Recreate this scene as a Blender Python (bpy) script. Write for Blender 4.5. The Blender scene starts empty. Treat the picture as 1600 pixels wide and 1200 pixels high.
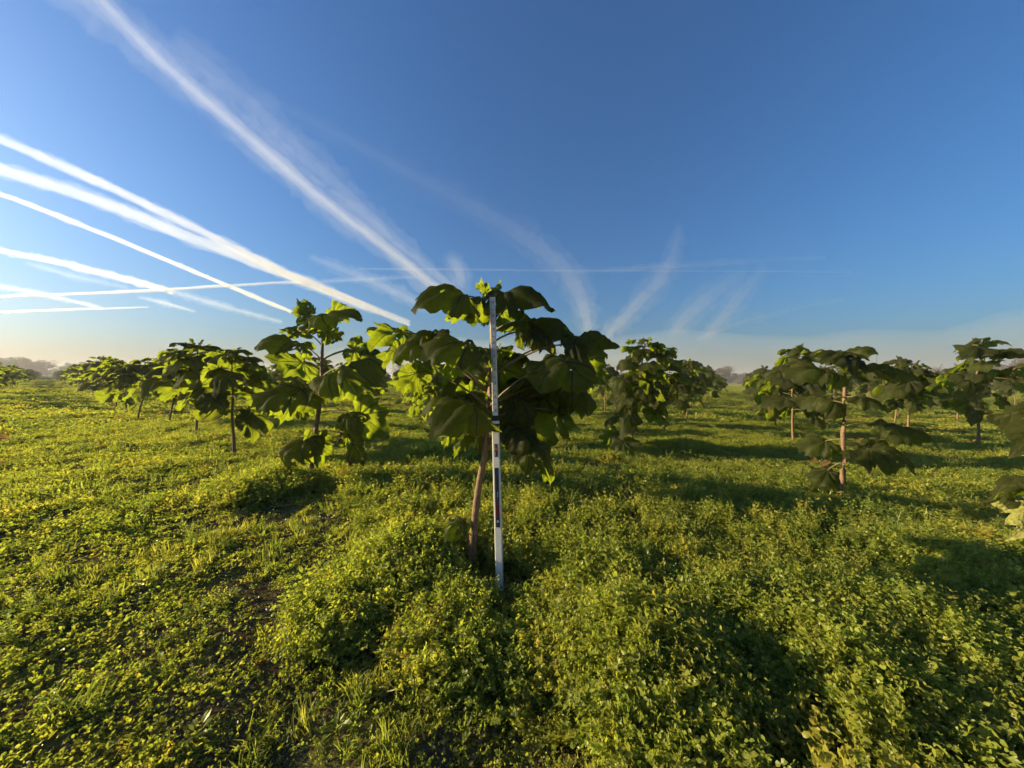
import bpy, math, random
import numpy as np
from mathutils import Vector, Matrix

sc = bpy.context.scene
R = math.radians

# ------------------------------------------------------------------ camera
FPX, CAMH = 525.0, 1.55
cam_d = bpy.data.cameras.new('camera')
cam = bpy.data.objects.new('camera', cam_d)
sc.collection.objects.link(cam)
cam_d.sensor_width = 36.0
cam_d.lens = 36.0 * FPX / 1600.0
cam_d.clip_start = 0.05
cam_d.clip_end = 400000.0
CAMM = (Matrix.Translation((0, 0, CAMH)) @ Matrix.Rotation(R(90 - 0.76), 4, 'X') @ Matrix.Rotation(R(0.64), 4, 'Z'))
cam.matrix_world = CAMM
sc.camera = cam
sc.render.resolution_x, sc.render.resolution_y = 1024, 768

# ------------------------------------------------------------------ sky, sun, exposure
SUN_AZ, SUN_EL = -84.0, 15.0
w = bpy.data.worlds.new('World')
sc.world = w
w.use_nodes = True
nt = w.node_tree
nt.nodes.clear()
sky = nt.nodes.new('ShaderNodeTexSky')
sky.sky_type = 'NISHITA'
sky.sun_disc = False
sky.sun_elevation = R(SUN_EL)
sky.sun_rotation = R(SUN_AZ)
sky.altitude = 0
sky.air_density = 1.5
sky.dust_density = 2.2
sky.ozone_density = 9.8
bg = nt.nodes.new('ShaderNodeBackground')
bg.inputs['Strength'].default_value = 0.064
wo = nt.nodes.new('ShaderNodeOutputWorld')
nt.links.new(sky.outputs[0], bg.inputs['Color'])
nt.links.new(bg.outputs[0], wo.inputs['Surface'])

sd = Vector((math.sin(R(SUN_AZ)) * math.cos(R(SUN_EL)), math.cos(R(SUN_AZ)) * math.cos(R(SUN_EL)), math.sin(R(SUN_EL))))
sl = bpy.data.lights.new('sun', 'SUN')
sl.energy = 5.0
sl.angle = R(0.5)
sl.color = (1.0, 0.80, 0.44)
so = bpy.data.objects.new('sun', sl)
so.rotation_euler = sd.to_track_quat('Z', 'Y').to_euler()
sc.collection.objects.link(so)
sc.view_settings.view_transform = 'Standard'
sc.view_settings.look = 'None'
sc.view_settings.gamma = 1.0
sc.view_settings.exposure = 1.45
sc.view_settings.use_curve_mapping = False
sc.cycles.use_denoising = True
sc.cycles.max_bounces = 4
sc.cycles.diffuse_bounces = 3
sc.cycles.transmission_bounces = 3
sc.cycles.adaptive_threshold = 0.03
sc.cycles.transparent_max_bounces = 32
sc.cycles.volume_bounces = 0

# ------------------------------------------------------------------ helpers
COL = sc.collection
rng = np.random.default_rng(7)
CP = CAMM.translation.copy()
CR, CU, CF = (CAMM.to_3x3() @ Vector(a) for a in ((1, 0, 0), (0, 1, 0), (0, 0, -1)))


def ray(x, y):
    return CF + CR * ((x - 800) / FPX) - CU * ((y - 600) / FPX)


def W(x, y, depth):
    return CP + ray(x, y) * depth


def G(x, y, z=0.0):
    d = ray(x, y)
    return CP + d * ((z - CP.z) / d.z)


def PX(p):
    q = CAMM.inverted() @ Vector(p)
    if q.z > -1e-3:
        return None
    return 800 + FPX * q.x / -q.z, 600 - FPX * q.y / -q.z, -q.z


def vnoise(x, y, s=0):
    x = np.asarray(x, float); y = np.asarray(y, float)
    xi = np.floor(x).astype(np.int64); yi = np.floor(y).astype(np.int64)
    fx = x - xi; fy = y - yi
    fx = fx * fx * (3 - 2 * fx); fy = fy * fy * (3 - 2 * fy)

    def h(a, b):
        n = (a * 374761393 + b * 668265263 + s * 144665) & 0xFFFFFFFF
        n = ((n ^ (n >> 13)) * 1274126177) & 0xFFFFFFFF
        return ((n ^ (n >> 16)) & 0xFFFF) / 65535.0
    return (h(xi, yi) * (1 - fx) + h(xi + 1, yi) * fx) * (1 - fy) + (h(xi, yi + 1) * (1 - fx) + h(xi + 1, yi + 1) * fx) * fy


def fbm(x, y, s=0, o=3):
    t = 0; a = 0.5; n = 0
    for k in range(o):
        t = t + a * vnoise(np.asarray(x) * 2 ** k, np.asarray(y) * 2 ** k, s + k); n += a; a *= 0.5
    return t / n


def mesh_from(name, V, F, mat, smooth=True, attrs=None):
    me = bpy.data.meshes.new(name)
    me.from_pydata([tuple(map(float, v)) for v in V], [], [tuple(map(int, f)) for f in F])
    if attrs:
        for k, a in attrs.items():
            at = me.attributes.new(k, 'FLOAT', 'POINT')
            at.data.foreach_set('value', np.asarray(a, np.float32))
    if smooth:
        me.polygons.foreach_set('use_smooth', [True] * len(me.polygons))
    if mat is not None:
        for m in (mat if isinstance(mat, (list, tuple)) else [mat]):
            me.materials.append(m)
    me.update()
    return me


def link(name, data, parent=None, **props):
    o = bpy.data.objects.new(name, data)
    COL.objects.link(o)
    if parent is not None:
        o.parent = parent
    for k, v in props.items():
        o[k] = v
    return o


def tube(P, rad, n=8, cap=True):
    P = [Vector(p) for p in P]
    V, F = [], []
    for i, p in enumerate(P):
        t = (P[min(i + 1, len(P) - 1)] - P[max(i - 1, 0)]).normalized()
        a = t.cross(Vector((0, 0, 1)))
        if a.length < 0.05:
            a = t.cross(Vector((1, 0, 0)))
        a.normalize(); b = t.cross(a)
        for k in range(n):
            th = 2 * math.pi * k / n
            V.append(p + (a * math.cos(th) + b * math.sin(th)) * rad[i])
    for i in range(len(P) - 1):
        for k in range(n):
            F.append((i * n + k, i * n + (k + 1) % n, (i + 1) * n + (k + 1) % n, (i + 1) * n + k))
    if cap:
        F.append(tuple(range(n - 1, -1, -1)))
        F.append(tuple((len(P) - 1) * n + k for k in range(n)))
    return V, F


def join(parts):
    V, F = [], []
    for v, f in parts:
        o = len(V)
        V.extend(v); F.extend(tuple(i + o for i in q) for q in f)
    return V, F


# ------------------------------------------------------------------ materials
def new_mat(name):
    m = bpy.data.materials.new(name)
    m.use_nodes = True
    t = m.node_tree
    t.nodes.clear()
    out = t.nodes.new('ShaderNodeOutputMaterial')
    return m, t, out


def N(t, typ, **kw):
    n = t.nodes.new(typ)
    for k, v in kw.items():
        if k.startswith('i_'):
            key = k[2:]
            n.inputs[int(key) if key.isdigit() else key].default_value = v
        else:
            setattr(n, k, v)
    return n


def mixc(t, a, b, fac, blend='MIX'):
    n = t.nodes.new('ShaderNodeMix')
    n.data_type = 'RGBA'; n.blend_type = blend; n.clamp_factor = True
    for sock, val in ((n.inputs['Factor'], fac), (n.inputs[6], a), (n.inputs[7], b)):
        if hasattr(val, 'is_output'):
            t.links.new(val, sock)
        else:
            sock.default_value = val if not isinstance(val, tuple) or len(val) == 4 else (*val, 1)
    return n.outputs[2]


def ramp(t, src, stops):
    n = t.nodes.new('ShaderNodeValToRGB')
    el = n.color_ramp.elements
    while len(el) < len(stops):
        el.new(0.5)
    for e, (p, c) in zip(el, stops):
        e.position = p; e.color = (*c, 1) if len(c) == 3 else c
    t.links.new(src, n.inputs[0])
    return n.outputs[0]


def vein_nodes(t):
    """palmate main veins with side ribs, from the blade's own flat coordinates"""
    def M(op, a, b=None, c=None):
        n = t.nodes.new('ShaderNodeMath'); n.operation = op
        for k, v in enumerate((a, b, c)):
            if v is None:
                continue
            if hasattr(v, 'is_output'):
                t.links.new(v, n.inputs[k])
            else:
                n.inputs[k].default_value = v
        return n.outputs[0]
    X = N(t, 'ShaderNodeAttribute', attribute_name='leaf_x').outputs['Fac']
    Y = M('ABSOLUTE', N(t, 'ShaderNodeAttribute', attribute_name='leaf_y').outputs['Fac'])
    best = along = None
    for a in (0.0, 0.72, 1.45, 2.3):
        al = M('ADD', M('MULTIPLY', X, math.cos(a)), M('MULTIPLY', Y, math.sin(a)))
        ds = M('ABSOLUTE', M('SUBTRACT', M('MULTIPLY', X, math.sin(a)), M('MULTIPLY', Y, math.cos(a))))
        ds = M('ADD', ds, M('MULTIPLY', M('LESS_THAN', al, 0.0), 9.0))
        if best is None:
            best, along = ds, al
        else:
            lt = M('LESS_THAN', ds, best)
            along = M('ADD', M('MULTIPLY', al, lt), M('MULTIPLY', along, M('SUBTRACT', 1.0, lt)))
            best = M('MINIMUM', best, ds)
    w_ = M('MULTIPLY_ADD', along, -0.008, 0.013)
    main = M('LESS_THAN', best, w_)
    ph = M('FRACT', M('MULTIPLY', M('SUBTRACT', along, M('MULTIPLY', best, 0.8)), 9.0))
    rib = M('LESS_THAN', M('ABSOLUTE', M('SUBTRACT', ph, 0.5)), 0.05)
    vf = M('MAXIMUM', M('MULTIPLY', main, 0.85), M('MULTIPLY', rib, 0.40))
    cx = N(t, 'ShaderNodeCombineXYZ')
    t.links.new(X, cx.inputs[0]); t.links.new(N(t, 'ShaderNodeAttribute', attribute_name='leaf_y').outputs['Fac'], cx.inputs[1])
    vo = N(t, 'ShaderNodeTexVoronoi', i_Scale=24.0)
    t.links.new(cx.outputs[0], vo.inputs['Vector'])
    nz = N(t, 'ShaderNodeTexNoise', i_Scale=7.0, i_Detail=4.0)
    t.links.new(cx.outputs[0], nz.inputs['Vector'])
    hgt = M('SUBTRACT', M('ADD', M('MULTIPLY', M('SUBTRACT', 1.0, M('ABSOLUTE', M('SUBTRACT', ph, 0.5))), -0.5), M('ADD', M('MULTIPLY', nz.outputs[0], 1.6), M('MULTIPLY', vo.outputs['Distance'], -0.5))), M('MULTIPLY', main, 0.5))
    b = N(t, 'ShaderNodeBump', i_Strength=0.7, i_Distance=0.014)
    t.links.new(hgt, b.inputs['Height'])
    return vf, b.outputs[0]


def foliage_mat(name, top, under, trans, tfac, gloss=0.06, rough=0.42, dry=(0.20, 0.13, 0.05), vein=None, var=0.35, noise_scale=9.0, rnd_stops=None):
    m, t, out = new_mat(name)
    oi = N(t, 'ShaderNodeObjectInfo')
    geo = N(t, 'ShaderNodeNewGeometry')
    tc = N(t, 'ShaderNodeTexCoord')
    nz = N(t, 'ShaderNodeTexNoise', i_Scale=noise_scale, i_Detail=3.0)
    t.links.new(tc.outputs['Object'], nz.inputs['Vector'])
    base = mixc(t, top, under, geo.outputs['Backfacing'])
    mul = N(t, 'ShaderNodeMath', operation='MULTIPLY_ADD', i_1=var, i_2=1 - var / 2)
    t.links.new(oi.outputs['Random'], mul.inputs[0])
    mul2 = N(t, 'ShaderNodeMath', operation='MULTIPLY_ADD', i_1=0.8, i_2=0.6)
    t.links.new(nz.outputs[0], mul2.inputs[0])
    mm = N(t, 'ShaderNodeMath', operation='MULTIPLY')
    t.links.new(mul.outputs[0], mm.inputs[0]); t.links.new(mul2.outputs[0], mm.inputs[1])
    comb = N(t, 'ShaderNodeCombineColor')
    for k in range(3):
        t.links.new(mm.outputs[0], comb.inputs[k])
    base = mixc(t, base, comb.outputs[0], 1.0, 'MULTIPLY')
    tcol = mixc(t, (*trans, 1), comb.outputs[0], 1.0, 'MULTIPLY')
    if rnd_stops:
        tint = ramp(t, oi.outputs['Random'], rnd_stops)
        base = mixc(t, base, tint, 1.0, 'MULTIPLY')
        tcol = mixc(t, tcol, tint, 1.0, 'MULTIPLY')
    if vein is not None:
        vf, bmp = vein_nodes(t)
        base = mixc(t, base, (*vein, 1), vf)
        tcol = mixc(t, tcol, (0.05, 0.06, 0.01, 1), vf)
    ad = N(t, 'ShaderNodeAttribute', attribute_name='dry')
    base = mixc(t, base, (*dry, 1), ad.outputs['Fac'])
    tcol = mixc(t, tcol, (dry[0] * 1.3, dry[1] * 1.1, dry[2], 1), ad.outputs['Fac'])
    d = N(t, 'ShaderNodeBsdfDiffuse', i_Roughness=0.6)
    t.links.new(base, d.inputs['Color'])
    tr = N(t, 'ShaderNodeBsdfTranslucent')
    if vein is not None:
        t.links.new(bmp, d.inputs['Normal'])
    t.links.new(tcol, tr.inputs['Color'])
    mx = N(t, 'ShaderNodeMixShader', i_0=tfac)
    t.links.new(d.outputs[0], mx.inputs[1]); t.links.new(tr.outputs[0], mx.inputs[2])
    g = N(t, 'ShaderNodeBsdfGlossy', i_Roughness=rough)
    g.inputs['Color'].default_value = (0.9, 0.95, 0.85, 1)
    mg = N(t, 'ShaderNodeMixShader', i_0=gloss)
    t.links.new(mx.outputs[0], mg.inputs[1]); t.links.new(g.outputs[0], mg.inputs[2])
    t.links.new(mg.outputs[0], out.inputs['Surface'])
    return m


def plain_mat(name, col, rough=0.7, noise=0.0, scale=20.0, col2=None, bump=0.0, metallic=0.0, coord='Object', stretch=None):
    m, t, out = new_mat(name)
    p = N(t, 'ShaderNodeBsdfPrincipled', i_Roughness=rough, i_Metallic=metallic)
    tc = N(t, 'ShaderNodeTexCoord')
    src = tc.outputs[coord]
    if stretch:
        mp = N(t, 'ShaderNodeMapping')
        mp.inputs['Scale'].default_value = stretch
        t.links.new(src, mp.inputs[0]); src = mp.outputs[0]
    nz = N(t, 'ShaderNodeTexNoise', i_Scale=scale, i_Detail=5.0, i_Roughness=0.6)
    t.links.new(src, nz.inputs['Vector'])
    c2 = col2 if col2 else tuple(c * (1 - noise) for c in col)
    c = ramp(t, nz.outputs[0], [(0.35, col), (0.65, c2)])
    t.links.new(c, p.inputs['Base Color'])
    if bump:
        b = N(t, 'ShaderNodeBump', i_Strength=bump, i_Distance=0.01)
        t.links.new(nz.outputs[0], b.inputs['Height'])
        t.links.new(b.outputs[0], p.inputs['Normal'])
    t.links.new(p.outputs[0], out.inputs['Surface'])
    return m


M_leaf = foliage_mat('broad_leaf', (0.026, 0.029, 0.010), (0.036, 0.037, 0.015), (0.40, 0.50, 0.020), 0.37, gloss=0.006, rough=0.55,
                     vein=(0.065, 0.068, 0.032), dry=(0.13, 0.085, 0.05), noise_scale=6.0)
M_leaf_yellow = foliage_mat('yellowed_leaf', (0.27, 0.27, 0.07), (0.28, 0.28, 0.09), (0.40, 0.40, 0.05), 0.35, gloss=0.03, vein=(0.2, 0.17, 0.05))
M_petiole = plain_mat('petiole', (0.10, 0.085, 0.035), 0.6, col2=(0.16, 0.12, 0.05), scale=12)
M_trunk = plain_mat('sapling_bark', (0.12, 0.066, 0.038), 0.8, col2=(0.21, 0.125, 0.075), scale=26, bump=0.9, stretch=(3, 3, 1.4))
M_weed = foliage_mat('weed_leaf', (0.205, 0.220, 0.036), (0.205, 0.220, 0.04), (0.47, 0.495, 0.045), 0.45, gloss=0.015, rough=0.4, var=0.35,
                     rnd_stops=[(0.0, (0.78, 0.95, 0.8)), (0.5, (0.95, 1.0, 1.0)), (0.92, (1.06, 1.0, 0.95)), (1.0, (1.15, 0.92, 0.9))])
M_lime = foliage_mat('lime_weed_leaf', (0.25, 0.285, 0.042), (0.25, 0.285, 0.042), (0.54, 0.61, 0.05), 0.46, gloss=0.015, rough=0.4, var=0.25)
M_grass = foliage_mat('grass_blade', (0.205, 0.215, 0.040), (0.205, 0.215, 0.045), (0.47, 0.49, 0.055), 0.45, gloss=0.015, var=0.5,
                      rnd_stops=[(0.0, (0.8, 1.0, 0.8)), (0.7, (1.0, 1.0, 1.0)), (1.0, (1.1, 1.0, 0.9))])
M_broad = foliage_mat('broad_weed', (0.16, 0.19, 0.04), (0.16, 0.19, 0.045), (0.38, 0.46, 0.05), 0.45, gloss=0.02, rough=0.4, var=0.4)
M_stalk = plain_mat('weed_stalk', (0.16, 0.15, 0.05), 0.7, col2=(0.22, 0.14, 0.06))
M_dry = foliage_mat('dry_brown_weed', (0.16, 0.10, 0.045), (0.17, 0.11, 0.05), (0.28, 0.16, 0.05), 0.35, gloss=0.0, var=0.5)
M_litter = foliage_mat('dead_leaf_litter', (0.13, 0.09, 0.055), (0.17, 0.13, 0.09), (0.15, 0.09, 0.04), 0.2, gloss=0.03, rough=0.35, var=0.8)

# ------------------------------------------------------------------ ground
def ground_z(x, y):
    x = np.asarray(x, float); y = np.asarray(y, float)
    r = np.hypot(x, y)
    fade = np.clip(1.2 - r / 60.0, 0.0, 1.0)
    z = (fbm(x * 0.55, y * 0.55, 3, 3) - 0.5) * 0.14 + (fbm(x * 3.0, y * 3.0, 9, 2) - 0.5) * 0.07
    return z * fade


def ground_material():
    m, t, out = new_mat('field_soil_and_turf')
    p = N(t, 'ShaderNodeBsdfDiffuse', i_Roughness=0.8)
    geo = N(t, 'ShaderNodeNewGeometry')
    n1 = N(t, 'ShaderNodeTexNoise', i_Scale=14.0, i_Detail=6.0, i_Roughness=0.65)
    n2 = N(t, 'ShaderNodeTexNoise', i_Scale=0.35, i_Detail=8.0, i_Roughness=0.7)
    n3 = N(t, 'ShaderNodeTexNoise', i_Scale=2.5, i_Detail=6.0, i_Roughness=0.7)
    for n in (n1, n2, n3):
        t.links.new(geo.outputs['Position'], n.inputs['Vector'])
    soil = ramp(t, n1.outputs[0], [(0.3, (0.050, 0.033, 0.020)), (0.55, (0.095, 0.066, 0.042)), (0.75, (0.15, 0.11, 0.075))])
    turf = ramp(t, n3.outputs[0], [(0.32, (0.055, 0.060, 0.015)), (0.5, (0.15, 0.15, 0.028)), (0.68, (0.23, 0.21, 0.045))])
    patch = ramp(t, n2.outputs[0], [(0.4, (0.85, 0.9, 0.9)), (0.62, (1.15, 1.0, 0.85))])
    turf = mixc(t, turf, patch, 1.0, 'MULTIPLY')
    ln = N(t, 'ShaderNodeVectorMath', operation='LENGTH')
    t.links.new(geo.outputs['Position'], ln.inputs[0])
    mr = N(t, 'ShaderNodeMapRange', i_1=9.0, i_2=40.0)
    t.links.new(ln.outputs['Value'], mr.inputs[0])
    # thin moss and seedlings between the clods
    moss = ramp(t, n3.outputs[0], [(0.42, (0, 0, 0)), (0.60, (0.75, 0.75, 0.75))])
    near = mixc(t, soil, turf, moss)
    c = mixc(t, near, turf, mr.outputs[0])
    t.links.new(c, p.inputs['Color'])
    b = N(t, 'ShaderNodeBump', i_Strength=0.9, i_Distance=0.03)
    t.links.new(n1.outputs[0], b.inputs['Height'])
    t.links.new(b.outputs[0], p.inputs['Normal'])
    t.links.new(p.outputs[0], out.inputs['Surface'])
    return m


def build_ground():
    rs = [0.0]
    r = 0.25
    while r < 1500:
        rs.append(r); r *= 1.045 if r < 40 else 1.12
        if r < 6:
            r = min(r, rs[-1] + 0.09)
    rs.append(1500.0)
    na = 300
    V, F = [], []
    rs = np.array(rs); an = np.linspace(0, 2 * np.pi, na, endpoint=False)
    X = rs[:, None] * np.cos(an)[None]; Y = rs[:, None] * np.sin(an)[None]
    Z = ground_z(X, Y)
    V = np.stack([X, Y, Z], -1).reshape(-1, 3)
    for i in range(len(rs) - 1):
        a = i * na + np.arange(na); b = i * na + (np.arange(na) + 1) % na
        F.extend(zip(a + na, b + na, b, a) if False else zip(a, a + na, b + na, b))
    return mesh_from('field_ground', V, F, ground_material())


link('ground', build_ground(), kind='structure')

# ------------------------------------------------------------------ contrails (real scattering bodies 9 km up)
def contrail(pts, tau, label, flat=1.0, seed=0, lump=0.26, g=0.45, parent=None):
    P, Rr = [], []
    for (x, y, wd) in pts:
        d = ray(x, y)
        k = (9000.0 - CP.z) / d.z
        p = CP + d * k
        P.append(p); Rr.append(wd * 0.44 / FPX * k)
    A = np.array([list(p) for p in P]); Rr = np.array(Rr)
    # even spacing in picture terms (log distance keeps the near end fine too)
    tt = np.linspace(0, len(P) - 1, 80)
    ii = np.clip(np.floor(tt).astype(int), 0, len(P) - 2); fr = (tt - ii)[:, None]
    p0 = A[np.clip(ii - 1, 0, None)]; p1 = A[ii]; p2 = A[ii + 1]; p3 = A[np.clip(ii + 2, None, len(P) - 1)]
    C = 0.5 * ((2 * p1) + (-p0 + p2) * fr + (2 * p0 - 5 * p1 + 4 * p2 - p3) * fr ** 2 + (-p0 + 3 * p1 - 3 * p2 + p3) * fr ** 3)
    rr = Rr[ii] * (1 - fr[:, 0]) + Rr[ii + 1] * fr[:, 0]
    n = 14
    rg = np.random.default_rng(seed + 100)
    V, F = [], []
    T = np.gradient(C, axis=0)
    T /= np.linalg.norm(T, axis=1)[:, None]
    for i in range(len(C)):
        side = np.array([T[i][1], -T[i][0], 0]); side /= np.linalg.norm(side)
        for k in range(n):
            th = 2 * math.pi * k / n
            l = 1 + lump * (vnoise(i * 0.9, k * 1.3, seed) - 0.5) * 2 + lump * (vnoise(i * 0.25, 3.0 + k * 0.2, seed + 5) - 0.5) * 1.5
            e = 1.0
            q = C[i] + side * math.cos(th) * rr[i] * l * e + np.array([0, 0, 1]) * math.sin(th) * rr[i] * l * e * flat
            V.append(q)
    for i in range(len(C) - 1):
        for k in range(n):
            F.append((i * n + k, (i + 1) * n + k, (i + 1) * n + (k + 1) % n, i * n + (k + 1) % n))
    F.append(tuple(range(n))); F.append(tuple((len(C) - 1) * n + n - 1 - k for k in range(n)))
    m, t, out = new_mat('ice_crystal_vapour')
    v = N(t, 'ShaderNodeVolumeScatter', i_Anisotropy=g)
    v.inputs['Color'].default_value = (0.97, 0.98, 1, 1)
    v.inputs['Density'].default_value = tau / (1.4 * float(np.max(rr)) + 0.6 * float(np.median(rr)))
    t.links.new(v.outputs[0], out.inputs['Volume'])
    if lump > 0.3:
        return link('fringe', mesh_from('fringe', V, F, m), parent)
    o = link('contrail', mesh_from('contrail', V, F, m), label=label, category='contrail', group='contrails across the blue sky')
    return o


TRAILS = [
    ([(60, -60, 46), (200, 45, 44), (300, 135, 40), (400, 225, 38), (500, 310, 34), (600, 385, 28), (700, 465, 22)], 0.17, 'broad old contrail running from the top left edge down behind the tallest sapling'),
    ([(150, -10, 14), (240, 85, 16), (330, 165, 16), (430, 250, 14), (530, 332, 12), (625, 404, 10), (690, 455, 8)], 0.20, 'bright narrow core inside the broad old contrail from the top left'),
    ([(270, 60, 30), (420, 190, 38), (520, 285, 32), (620, 375, 22), (720, 460, 18)], 0.09, 'faint wide contrail just right of and parallel to the broad old one'),
    ([(-60, 190, 18), (0, 217, 17), (130, 273, 16), (250, 330, 15), (400, 404, 14), (480, 441, 13), (640, 503, 5)], 0.4, 'upper of the two bright thick contrails from the left edge that merge'),
    ([(-60, 246, 22), (0, 265, 21), (150, 313, 20), (300, 372, 18), (450, 430, 16), (540, 466, 14), (640, 508, 5)], 0.4, 'lower and thicker of the two bright contrails from the left edge that merge'),
    ([(-60, 282, 9), (0, 303, 8), (100, 341, 8), (250, 402, 7), (350, 444, 6), (455, 487, 5)], 0.75, 'thin crisp white contrail below the two thick bright ones'),
    ([(-60, 378, 10), (0, 391, 10), (100, 412, 11), (200, 437, 11), (270, 456, 8)], 0.55, 'short bright contrail low on the left edge above the near horizontal one'),
    ([(270, 455, 8), (340, 476, 9), (440, 503, 5)], 0.16, 'faint ragged continuation of the short bright contrail low on the left'),
    ([(-60, 467, 5), (0, 464, 5), (200, 456, 5), (400, 444, 5), (480, 441, 4)], 0.45, 'long near horizontal contrail crossing the others on the left'),
    ([(480, 441, 4), (560, 437, 6), (650, 433, 4)], 0.14, 'fading right end of the long near horizontal contrail on the left'),
    ([(-60, 437, 7), (0, 447, 7), (90, 465, 6), (160, 482, 4)], 0.25, 'faint sloping contrail at the left edge under the near horizontal one'),
    ([(-60, 491, 4), (0, 488, 4), (110, 484, 4), (232, 480, 2)], 0.40, 'short level contrail low over the left hand trees'),
    ([(215, 464, 3), (255, 473, 7), (305, 487, 3)], 0.20, 'tiny sloping wisp of contrail low on the left'),
    ([(40, 410, 5), (110, 430, 10), (200, 450, 6)], 0.10, 'very faint smudge of contrail under the short bright one'),
    ([(485, 402, 8), (560, 430, 16), (620, 458, 16), (670, 482, 10)], 0.13, 'soft short contrail left of the tallest sapling'),
    ([(700, 402, 14), (714, 416, 24), (722, 445, 18)], 0.11, 'small hooked tuft of contrail just above the tallest sapling'),
    ([(400, 145, 14), (560, 228, 22), (700, 303, 28), (800, 358, 32), (860, 400, 34), (895, 440, 32), (912, 480, 26), (920, 520, 18)], 0.085, 'wide faint contrail curving down to the right of the tallest sapling'),
    ([(1062, 350, 8), (1052, 398, 18), (1030, 438, 26), (1000, 470, 24), (965, 508, 18), (940, 535, 10)], 0.12, 'curved contrail leaning right above the middle row of saplings'),
    ([(1165, 424, 16), (1115, 458, 28), (1078, 490, 26), (1050, 520, 18)], 0.085, 'left of two short faint contrails over the middle of the field'),
    ([(1195, 420, 12), (1162, 455, 22), (1130, 495, 20), (1105, 525, 14)], 0.075, 'right of two short faint contrails over the middle of the field'),
    ([(560, 420, 2), (700, 421, 3), (870, 423, 3), (1000, 423, 3), (1330, 425, 2)], 0.15, 'long hair thin level contrail passing above the tallest sapling'),
    ([(900, 426, 4), (1050, 416, 9), (1290, 403, 4)], 0.14, 'faint contrail rising to the right from the hair thin level one'),
    ([(1090, 530, 5), (1180, 497, 9), (1320, 467, 4)], 0.07, 'lowest faint contrail slanting up to the right over the right hand saplings'),
]
for k, (pts, tau, lab) in enumerate(TRAILS):
    old = tau < 0.3
    co = contrail([(a, b, c * (0.8 if old else 1.0)) for a, b, c in pts], tau * (0.38 if old else 0.62), lab, seed=k * 11)
    contrail([(a, b, c * (1.8 if old else 1.3)) for a, b, c in pts], tau * 0.38, lab, seed=k * 11 + 3, lump=0.42, parent=co)

# thin cloud bank low over the middle and right of the horizon
def cloud_bank():
    V, F = [], []
    na, nc = 60, 10
    for i in range(na):
        az = R(-30 + 105 * i / (na - 1)); e = math.sin(math.pi * i / (na - 1)) ** 0.4
        top = 4300 * (0.55 + 0.45 * e) * (0.85 + 0.3 * float(vnoise(i * 0.35, 2.0, 5)))
        for k in range(nc):
            th = math.pi * k / (nc - 1)
            h = -150 + (top + 150) * math.sin(th) ** 0.8
            rr = 34000 - 5200 * math.cos(th) * (1 - 0.5 * math.sin(th)) * e
            V.append((rr * math.sin(az), rr * math.cos(az), h))
    for i in range(na - 1):
        for k in range(nc):
            k2 = (k + 1) % nc
            F.append((i * nc + k, (i + 1) * nc + k, (i + 1) * nc + k2, i * nc + k2))
    F.append(tuple(range(nc))); F.append(tuple((na - 1) * nc + nc - 1 - k for k in range(nc)))
    m, t, out = new_mat('thin_cloud_vapour')
    v = N(t, 'ShaderNodeVolumeScatter', i_Anisotropy=0.2)
    v.inputs['Color'].default_value = (0.86, 0.93, 1, 1)
    v.inputs['Density'].default_value = 0.00006
    t.links.new(v.outputs[0], out.inputs['Volume'])
    link('cloud_bank', mesh_from('cloud_bank', V, F, m), label='thin pale cloud bank lying low along the horizon behind the saplings', category='cloud')


cloud_bank()

# ------------------------------------------------------------------ big leaves
VEINS = [0, 0.62, -0.62, 1.25, -1.25, 2.1, -2.1]
OUT_A = np.radians([0, 5, 12, 24, 34, 46, 56, 74, 90, 104, 124, 145, 162, 174, 180])
OUT_R = np.array([1.0, 0.91, 0.82, 0.74, 0.74, 0.82, 0.69, 0.62, 0.66, 0.57, 0.55, 0.50, 0.40, 0.22, 0.06])


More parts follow.
